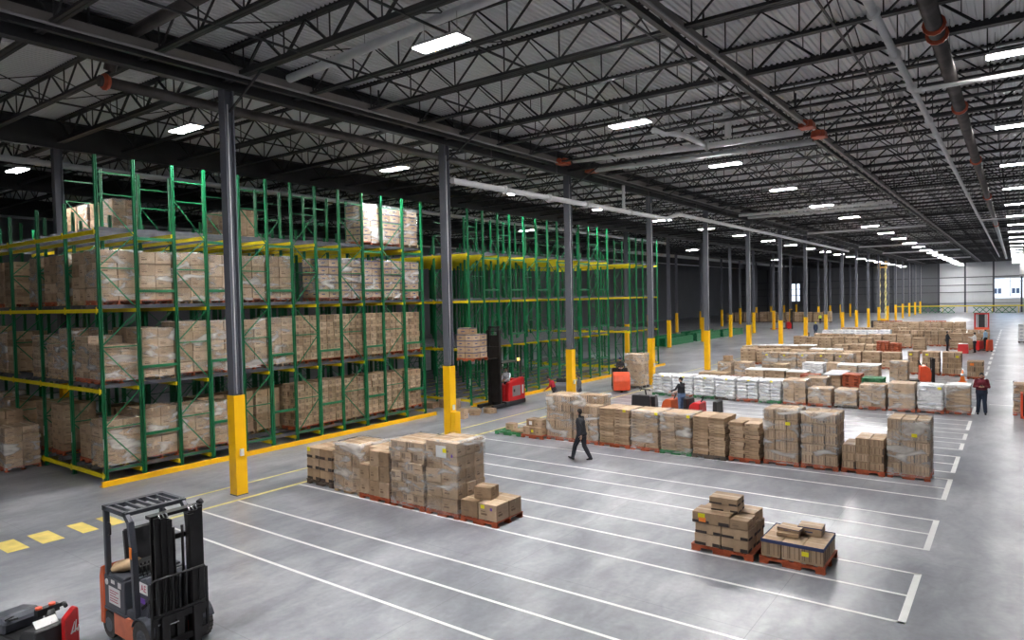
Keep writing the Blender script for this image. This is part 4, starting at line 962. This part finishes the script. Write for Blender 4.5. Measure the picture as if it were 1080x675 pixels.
for s_ in (-1, 1):
    wheel_part(t, (.92, s_ * .41, .29), .29, .20, 'front_wheel'); wheel_part(t, (-.26, s_ * .40, .22), .22, .16, 'rear_wheel')
    b = MB()
    for k in range(8):
        a0 = R(20 + k * 17); a1 = R(20 + (k + 1) * 17); c0 = Vector((.92 + .33 * math.cos(a0), 0, .29 + .315 * math.sin(a0))); c1 = Vector((.92 + .33 * math.cos(a1), 0, .29 + .315 * math.sin(a1)))
        b.bar(c0 + Vector((0, s_ * .44, 0)), c1 + Vector((0, s_ * .44, 0)), .24, .03, 0, (0, 1, 0)) if False else b.add([(c0.x, s_ * .41 - .11, c0.z), (c1.x, s_ * .41 - .11, c1.z), (c1.x, s_ * .41 + .11, c1.z), (c0.x, s_ * .41 + .11, c0.z), (c0.x, s_ * .41 - .11, c0.z + .025), (c1.x, s_ * .41 - .11, c1.z + .025), (c1.x, s_ * .41 + .11, c1.z + .025), (c0.x, s_ * .41 + .11, c0.z + .025)], [(0, 1, 2, 3), (7, 6, 5, 4), (0, 4, 5, 1), (2, 6, 7, 3), (1, 5, 6, 2), (0, 3, 7, 4)])
    b.build('fender', 'charcoal', t)
for s_ in (-1, 1):
    for k, (y0, y1, x0, zt) in enumerate(((.30, .39, 1.06, 2.22), (.22, .295, 1.09, 2.20), (.14, .215, 1.12, 2.16))):
        b = MB(); ya, yb = sorted((s_ * y0, s_ * y1)); b.box(x0, ya, .10, x0 + .025, yb, zt); b.box(x0 + .12, ya, .10, x0 + .145, yb, zt); ym = ya if s_ > 0 else yb; b.box(x0 + .025, ym - .008, .10, x0 + .12, ym + .008, zt); b.build('mast_rail', 'mast', t)
    b = MB(); b.cyl((1.16, s_ * .07, .15), (1.16, s_ * .07, 1.25), .035, None, 10); b.cyl((1.16, s_ * .07, 1.25), (1.16, s_ * .07, 2.0), .022, None, 10); b.build('lift_cylinder', 'mast', t)
    b = MB()
    for q in range(3): b.tube([(1.12 + .02 * q, s_ * (.18 + .06 * q), 2.20), (1.16, s_ * (.18 + .06 * q), 2.27), (1.21, s_ * (.18 + .06 * q), 2.20)], .016, 6)
    b.build('hose_bend', 'chrome', t)
    b = MB(); b.bar((.84, s_ * .43, .75), (1.08, s_ * .36, .95), .05); b.build('tilt_cylinder', 'mast', t)
b = MB(); b.box(1.0, -.42, 2.20, 1.16, .42, 2.25); b.box(1.05, -.36, 1.78, 1.10, .36, 1.86); b.box(1.08, -.36, .42, 1.13, .36, .52); b.cyl((1.06, .40, 2.25), (1.06, .47, 2.28), .05, None, 10); b.build('mast_crosshead', 'mast', t)
b = MB(); b.box(1.27, -.52, .60, 1.33, .36, .70); b.box(1.27, -.52, .22, 1.33, .36, .32)
for y in (-.40, -.08, .22): b.box(1.26, y - .06, .22, 1.31, y + .06, .70)
b.build('carriage', 'mast', t)
b = MB()
for y in (-.52, .36): b.bar((1.31, y, .30), (1.31, y, 1.27), .035)
b.tube([(1.31, -.52, 1.25), (1.31, -.48, 1.30), (1.31, .32, 1.30), (1.31, .36, 1.25)], .018, 8); b.bar((1.31, -.52, .74), (1.31, .36, .74), .035)
for k in range(7): b.bar((1.31, -.52 + .11 * (k + 1), .74), (1.31, -.52 + .11 * (k + 1), 1.29), .016, .025)
b.build('load_backrest', 'mast', t)
for y in (-.34, .16):
    b = MB(); b.box(1.33, y - .055, .05, 1.375, y + .055, .72); b.prism([(1.33, .04), (2.38, .045), (2.38, .055), (1.375, .085), (1.33, .085)], 'y', y - .055, y + .055); b.build('fork', 'mast', t)
b = MB(); b.box(1.335, -.30, .55, 1.34, -.12, .57); b.box(1.335, -.45, .60, 1.345, -.36, .63); b.build('chain_anchor', 'chrome', t)
# clutter riding on the forklift
b = MB(); b.ell((0, 0, .07), (.21, .26, .10), 14, 8)
b.v = [(x * (1 + .12 * math.sin(9 * y + 5 * z)), y * (1 + .1 * math.sin(11 * x)), max(z, 0) * (1 + .25 * math.sin(13 * x + 7 * y))) for x, y, z in b.v]
o = b.build('paper_sack', 'wood'); o.location = (-12.06, 5.28, 1.105); tag(o, 'crumpled brown paper sack lying on the back of the forklift', 'sack')
b = MB(); b.cyl((0, 0, 0), (0, 0, .16), .04, None, 12); b.cyl((0, 0, .16), (0, 0, .20), .036, .014, 12); o = b.build('bottle', 'light_blue_shirt'); tag(o, 'small pale blue spray bottle standing on the forklift floor', 'bottle'); o.location = (-11.42, 5.16, .62 + .005)
b = MB(); b.cyl((0, 0, .2), (0, 0, .235), .016, None, 8); b.bar((-.015, 0, .24), (.045, 0, .245), .018); b.build('spray_head', 'paper', o)

# --- electric rider pallet truck cut by the lower left corner
t = thing('rider_pallet_truck', 'black electric rider truck with red end panel at the lower left corner', 'truck', (-11.05, 3.92, 0), R(6))
b = MB(); b.prism([(-.02, .12), (.18, .12), (.18, 1.16), (.15, 1.19), (.11, 1.18), (-.02, 1.06)], 'x', .02, .12); rp = b.build('red_panel', 'red', t, .012)
b = MB()                                                             # white slanted emblem strokes on the panel
for pts in ([(.055, .84), (.105, .99), (.113, .99), (.08, .845)], [(.10, .84), (.128, 1.01), (.14, 1.01), (.122, .84)], [(.05, .84), (.148, .89), (.148, .872), (.06, .822)], [(.138, .84), (.158, .93), (.168, .93), (.155, .84)]):
    b.prism(pts, 'x', .132, .1345)
b.build('emblem', 'paper', rp)
b = MB(); b.box(-1.35, -.42, .15, .0, .16, .78, 0, 0, (.03, .03)); b.prism([(-.55, .70), (-.02, .70), (-.02, .98), (-.42, .90)], 'y', -.34, .15); b.build('power_unit', 'black', t, .02)
b = MB(); b.prism([(-1.40, .70), (-.80, .78), (-.78, .95), (-.95, 1.0), (-1.40, .92)], 'y', -.40, .15); b.build('hood', 'charcoal', t, .03)
b = MB(); b.prism([(-.10, .84), (-.30, 1.02), (-.294, 1.028), (-.094, .848)], 'y', -.24, .06); b.bar((-.22, .0, .93), (-.24, 0, .96), .06); b.build('paper_sheet', 'paper', t)
b = MB(); b.cyl((-.44, .08, .85), (-.50, .08, 1.04), .07, None, 10); b.bar((-.50, -.10, 1.05), (-.50, .20, 1.05), .10); b.tube([(-.50, .20, 1.05), (-.44, .26, 1.08), (-.36, .24, 1.06)], .03, 8); hd = b.build('control_handle', 'black', t)
for y in (-.06, .12): b = MB(); b.cyl((-.50, y, 1.095), (-.50, y, 1.13), .045, None, 14); b.build('red_button', 'redorange', hd)
b = MB(); b.bar((-1.9, -.20, .09), (-1.3, -.20, .09), .16, .07); b.build('fork', 'charcoal', t); b = MB(); b.bar((-1.9, .20, .09), (-1.3, .20, .09), .16, .07); b.build('fork', 'charcoal', t)
b = MB(); b.bar((-1.15, -.30, .85), (-.60, -.30, 1.04), .03); b.bar((-.95, -.34, .93), (-.62, -.34, 1.08), .02); b.build('grab_rail', 'black', t)
for x in (-.3, -1.1): wheel_part(t, (x, 0, .12), .12, .14)

# --- red reach truck with raised mast
t = thing('reach_truck', 'red reach truck with tall black mast raised beside the empty rack', 'forklift', (-21.45, 28.45, 0), R(-90))
b = MB(); b.prism([(-.95, .25), (.55, .25), (.55, .60), (.42, 1.20), (-.20, 1.32), (-.80, 1.42), (-.92, 1.30)], 'y', .30, .56); b.prism([(-.95, .25), (.55, .25), (.55, .60), (.42, 1.20), (-.2, 1.05), (-.80, 1.05), (-.92, 1.0)], 'y', -.56, -.30); b.box(-.95, -.30, .25, -.70, .30, 1.30); b.box(.30, -.3, .25, .55, .3, 1.1); rb = b.build('body_panel', 'red', t, .03)
b = MB(); b.box(-.50, .562, .48, .20, .575, 1.02); b.build('access_panel', 'galv', rb); b = MB(); b.box(-.80, .562, .55, -.66, .572, 1.0); b.build('white_decal', 'paper', rb); b = MB(); b.box(-.02, .577, .70, .10, .582, .85); b.build('dark_decal', 'black', rb)
b = MB(); b.box(-.98, -.58, .05, .75, .58, .27); b.build('base_skirt', 'black', t, .03)
for y in (-.46, .46): b = MB(); b.box(.6, y - .07, .05, 1.75, y + .07, .20); b.build('outrigger', 'black', t); wheel_part(t, (1.55, y, .09), .09, .13)
wheel_part(t, (-.55, 0, .16), .16, .12)
for y in (-.36, -.27, .27, .36): b = MB(); b.box(.85, y - .035, .1, 1.0, y + .035, 4.15 if abs(y) < .3 else 3.95); b.build('mast_rail', 'mast', t)
b = MB()
for z in (.5, 2.2, 3.6, 4.05): b.box(.88, -.36, z, .96, .36, z + .09)
b.box(.90, -.22, .3, .96, .22, 3.6); b.build('mast_crosshead', 'mast', t)
b = MB(); b.box(1.0, -.40, 2.50, 1.06, .40, 3.1); b.bar((1.03, -.4, 2.5), (1.03, -.4, 3.9), .04); b.bar((1.03, .4, 2.5), (1.03, .4, 3.9), .04); b.bar((1.03, -.4, 3.9), (1.03, .4, 3.9), .04); b.build('carriage', 'mast', t)
for y in (-.25, .25): b = MB(); b.box(1.05, y - .05, 2.50, 2.2, y + .05, 2.545); b.build('fork', 'mast', t)
b = MB(); b.box(-.8, -.45, 2.22, .85, .45, 2.27)
for y in (-.42, .42): b.bar((-.8, y, 1.3), (-.75, y, 2.25), .06)
b.build('overhead_guard', 'black', t); b = MB(); b.cyl((-.75, .3, 2.27), (-.75, .3, 2.39), .06, None, 10); b.build('beacon', 'glow', t)
b = MB(); b.box(.80, .20, 1.35, .84, .38, 1.62); b.build('paper_notice', 'paper', t)
load('banded carton load held up on the forks of the red reach truck', -22.0, -20.92, 26.22 - 1.0, 1.12, 1.30, 'orange', 'blue', 2, 2, 4, False, 0, 2.55, True)
loose('carton lying on top of the load held by the reach truck', -21.6, 25.62, 3.86, .75, .6, .28, 'blue')
# loose cartons on the floor by the reach truck
for i, (x, y, w, d, h, a, lb) in enumerate(((-24.35, 25.7, .8, .6, .30, .2, 'flat brown carton on the floor at the mouth of the rack aisle'), (-23.6, 26.2, .7, .5, .42, -.3, 'brown carton on the floor left of the second column'),
        (-22.3, 25.4, .45, .4, .62, .5, 'upright tilted carton on the floor right of the second column'), (-20.75, 24.1, .42, .40, .45, .2, 'carton standing nearest the second column on the aisle floor'),
        (-21.3, 24.6, .5, .36, .24, -.4, 'low carton just left of the cluster before the reach truck'), (-20.85, 25.15, .50, .36, .26, .6, 'middle carton of the cluster before the reach truck'), (-20.55, 25.95, .5, .42, .24, -.2, 'right carton of the cluster before the reach truck'), (-21.4, 25.6, .8, .5, .16, .1, 'flat dark carton behind the cluster before the reach truck'))):
    loose(lb, x, y, 0, w, d, h, 'plain', a, 'loose cartons on the floor by the reach truck')

# --- rider pallet trucks
def rider(label, loc, rz, m, guard='black', mast=0., forks=True, sc=1.):
    t = thing('pallet_truck', label, 'truck', loc, rz); t.scale = (sc,) * 3
    b = MB(); b.prism([(.10, .10), (.62, .10), (.66, .55), (.58, .82), (.40, .95), (.14, .92)], 'y', -.38, .38); b.build('power_unit', m, t, .03)
    b = MB(); b.box(-.42, -.40, .10, .10, .40, .20); b.build('platform', 'black', t, .01)
    b = MB(); b.box(-.62, -.40, .10, -.42, .40, 1.05, 0, 0, (.02, .04)); b.build('backrest', guard, t, .03)
    b = MB(); b.cyl((.22, 0, .92), (.10, 0, 1.16), .03, None, 8); b.tube([(.10, -.2, 1.14), (.08, -.16, 1.19), (.08, .16, 1.19), (.10, .2, 1.14)], .022, 8); b.build('control_handle', 'black', t)
    if forks:
        for y in (-.22, .22): b = MB(); b.box(-1.75, y - .08, .05, -.6, y + .08, .12); b.build('fork', m, t)
    if mast:
        for y in (-.3, .3): b = MB(); b.box(.66, y - .05, .05, .80, y + .05, mast); b.build('mast_rail', 'mast', t)
        b = MB(); b.box(.68, -.3, mast - .12, .76, .3, mast - .02); b.box(.68, -.3, mast * .5, .76, .3, mast * .5 + .1); b.build('mast_crosshead', 'mast', t)
    wheel_part(t, (.40, 0, .11), .11, .10)
    for y in (-.28, .28): wheel_part(t, (-.52, y, .06), .06, .08)
    return t
rider('orange pallet truck ridden by the person in jeans behind the flat cartons', (-12.0, 28.55, 0), R(172), 'lift_orange', forks=False)
rider('red pallet truck with dark backrest right of the person in jeans', (-10.62, 28.2, 0), R(178), 'red', forks=False)
rider('black truck end sticking up behind the flat carton blocks at the left', (-13.35, 28.0, 0), R(100), 'black', 'black', 0, False, 1.12)
rider('red orange order truck beside tall cartons left of the fourth column', (-18.55, 35.75, 0), R(-58), 'redorange', 'black', 0, False, 1.25)
load('tall wrapped carton load beside the red orange truck, front one', -19.1, -18.0, 37.3, 1.15, 2.05, 'darkwood', 'plain', 2, 2, 3, True)
load('tall wrapped carton load beside the red orange truck, rear one', -19.62, -18.52, 38.55, 1.05, 1.95, 'darkwood', 'plain', 2, 2, 3, True, rz=0)
rider('dark truck standing behind the third column', (-19.3, 30.7, 0), R(-60), 'charcoal', 'black', 0, True, 1.15)
rider('bright red truck with black mast before the tall striped three', (-4.75, 46.9, 0), R(12), 'redorange', 'charcoal', 1.35, False, 1.12)
rider('red truck behind the white shirted far worker', (-2.3, 73.3, 0), R(150), 'red', 'redorange', 0, False, 1.0)
b = MB(); b.box(-.40, -.35, 0, .40, .35, .8, 0, 0, (.04, .04)); o = b.build('bin_body', 'red'); o.location = (-3.65, 70.6, 0); tag(o, 'red bin with white lid left of the white shirted worker', 'bin'); b = MB(); b.box(-.34, -.3, .8, .34, .3, .84); b.build('lid', 'paper', o); o.name = 'waste_bin'
rider('small red truck beside the far person in black', (-17.9, 80.2, 0), R(20), 'redorange', 'black', 0, False, 1.1)
rider('red truck far away among the yellow column sleeves', (-28.4, 109, 0), R(30), 'red', 'red', 2.4, True, 1.25)
# red framed lift at the end of the lanes
t = thing('stock_lift', 'red framed upright lift standing alone beyond the far workers', 'lift', (-3.7, 112, 0))
for x in (-.75, .75): b = MB(); b.box(x - .09, -.3, .1, x + .09, .3, 2.3); b.build('frame_post', 'red', t)
b = MB(); b.box(-.85, -.4, 0, .85, .4, .35); b.build('base', 'redorange', t); b = MB(); b.box(-.66, -.2, 2.1, .66, .2, 2.28); b.build('top_bar', 'red', t)
b = MB(); b.box(-.36, -.1, .35, .36, .1, 2.1); b.build('centre_panel', 'black', t)
for x in (-.5, .5): b = MB(); b.box(x - .07, -.12, .35, x + .07, .12, 2.1); b.build('side_strip', 'galv', t)
# truck and load cut by the right edge
load('brown carton load at the right edge of the picture', -.10, 1.0, 36.6, 1.2, 1.35, 'orange', 'flat', 2, 2, 6, True)
t = thing('battery_truck', 'red framed black truck before the brown load at the right edge', 'truck', (.75, 35.9, 0))
b = MB(); b.box(-.50, -.30, .08, .50, .30, 1.02); b.build('black_body', 'black', t, .02)
b = MB(); b.box(-.58, -.36, .04, -.50, .32, 1.10); b.box(.50, -.36, .04, .58, .32, 1.10); b.box(-.58, -.36, .04, .58, -.30, .14); b.build('red_frame', 'redorange', t)
b = MB(); b.box(-.40, -.306, .88, .40, -.30, .95); b.build('white_stripe', 'paper', t)
for x in (-.35, .35): wheel_part(t, (x, 0, .08), .08, .2)
load('far white wrapped load at the right edge beside the aisle', .2, 1.4, 86, 1.2, 1.9, 'darkwood', 'sack', 2, 2, 5, False, 0, 0, False)

# orange pallet truck leaning cone near the man in maroon
b = MB(); b.box(-.2, -.2, 0, .2, .2, .03); b.cyl((0, 0, .03), (0, 0, .72), .15, .03, 16); o = b.build('traffic_cone', 'label_orange'); o.location = (-2.55, 48.6, 0); tag(o, 'orange traffic cone standing left of the man in maroon', 'cone')
b = MB(); b.cyl((0, 0, .36), (0, 0, .50), .102, .075, 16); b.build('white_band', 'paper', o)

# --- scissor lift raised between the far columns
t = thing('scissor_lift', 'tall raised scissor lift with pale yellow arms between distant columns', 'lift', (-18.3, 131.6, 0))
b = MB(); b.box(-.6, -1.2, .2, .6, 1.2, .8); b.build('base', 'safety', t, .04)
for x in (-.45, .45):
    for y in (-.9, .9): wheel_part(t, (x, y, .25), .25, .2, axis=(0, .5, 0)) if False else wheel_part(t, (x, y, .25), .25, .2)
for k in range(6):
    z0 = .8 + k * 1.45; b = MB()
    for x in (-.45, .45): b.bar((x, -1.0, z0), (x, 1.0, z0 + 1.45), .09, .16); b.bar((x, 1.0, z0), (x, -1.0, z0 + 1.45), .09, .16)
    b.build('scissor_arm', 'yellowline', t)
b = MB(); b.box(-.6, -1.3, 9.5, .6, 1.3, 9.62)
for x in (-.57, .57):
    for y in (-1.25, 0, 1.25): b.bar((x, y, 9.6), (x, y, 10.6), .05)
    b.bar((x, -1.25, 10.6), (x, 1.25, 10.6), .05); b.bar((x, -1.25, 10.1), (x, 1.25, 10.1), .04)
b.build('platform', 'safety', t)

# --- green rack frames stacked flat on the floor, far left
def frame_mesh(Ln):
    b = MB()
    for x in (-.55, .55): b.box(x - .05, 0, 0, x + .05, Ln, .09)
    k = int(Ln / 1.0)
    for i in range(k): b.bar((-.5, i * 1.0 + .1, .045), (.5, i * 1.0 + .95, .045), .04); b.bar((-.5, i * 1.0 + .05, .045), (.5, i * 1.0 + .05, .045), .04)
    return b.mesh('rack_ladder', ['green'])
fm = frame_mesh(8.)
for i, (x, y, k) in enumerate(((-31.2, 69.5, 9), (-32.6, 70.5, 10), (-31.2, 78.6, 10), (-32.6, 80, 11), (-31.2, 87.6, 9))):
    for j in range(k):
        tag(link('rack_ladder', fm, None, (x + rnd.uniform(-.03, .03), y + rnd.uniform(-.1, .1), j * .095)), 'green rack ladder, %s up in the %s pile beyond the racks' % (ORD[j], ORD[i]), 'rack ladder', 'green rack ladders piled flat')
for i, (x0, x1) in enumerate(((-22.5, -17.2), (-16.8, -11.6), (-8.0, -4.2), (-3.8, .1))):
    t = thing('rack_barrier', '%s green lattice rack section from the left along the far wall' % ORD[i], 'rack', (x0, 192, 0)); w_ = x1 - x0
    b = MB(); b.box(0, -.05, 0, w_, .05, .1); b.box(0, -.05, 1.35, w_, .05, 1.45); b.build('frame', 'green', t)
    b = MB(); n_ = max(2, int(w_ / 1.2))
    for k in range(n_): a = w_ / n_; b.bar((k * a, 0, .1), (k * a + a, 0, 1.4), .12, .14); b.bar((k * a + a, 0, .1), (k * a, 0, 1.4), .12, .14)
    b.build('lattice', 'green', t)
t = thing('guard_rail', 'long yellow guard rail along the foot of the far wall', 'guard rail', (-24, 193.5, 0)); b = MB(); b.box(0, -.06, 1.5, 40, .06, 1.75); b.build('rail', 'yellow', t)
for k in range(9): b = MB(); b.box(k * 4.9, -.06, 0, k * 4.9 + .12, .06, 1.5); b.build('stanchion', 'yellow', t)

# ------------------------------------------------------------------ world, colour
w = bpy.data.worlds.new('sky'); S.world = w; w.use_nodes = True; nt = w.node_tree; N = nt.nodes; L = nt.links
bg = N['Background']; sk = N.new('ShaderNodeTexSky'); sk.sky_type = 'HOSEK_WILKIE'; sk.turbidity = 6; sk.ground_albedo = .4; sk.sun_direction = (.3, -.5, .8)
L.new(sk.outputs['Color'], bg.inputs['Color']); bg.inputs['Strength'].default_value = 9.0
S.view_settings.view_transform = 'Standard'; S.view_settings.look = 'None'; S.view_settings.gamma = 1; S.view_settings.use_curve_mapping = False
S.view_settings.exposure = .45
S.cycles.use_denoising = True; S.cycles.max_bounces = 7; S.cycles.diffuse_bounces = 4; S.cycles.glossy_bounces = 3; S.cycles.transparent_max_bounces = 12
S.cycles.sample_clamp_indirect = 6.
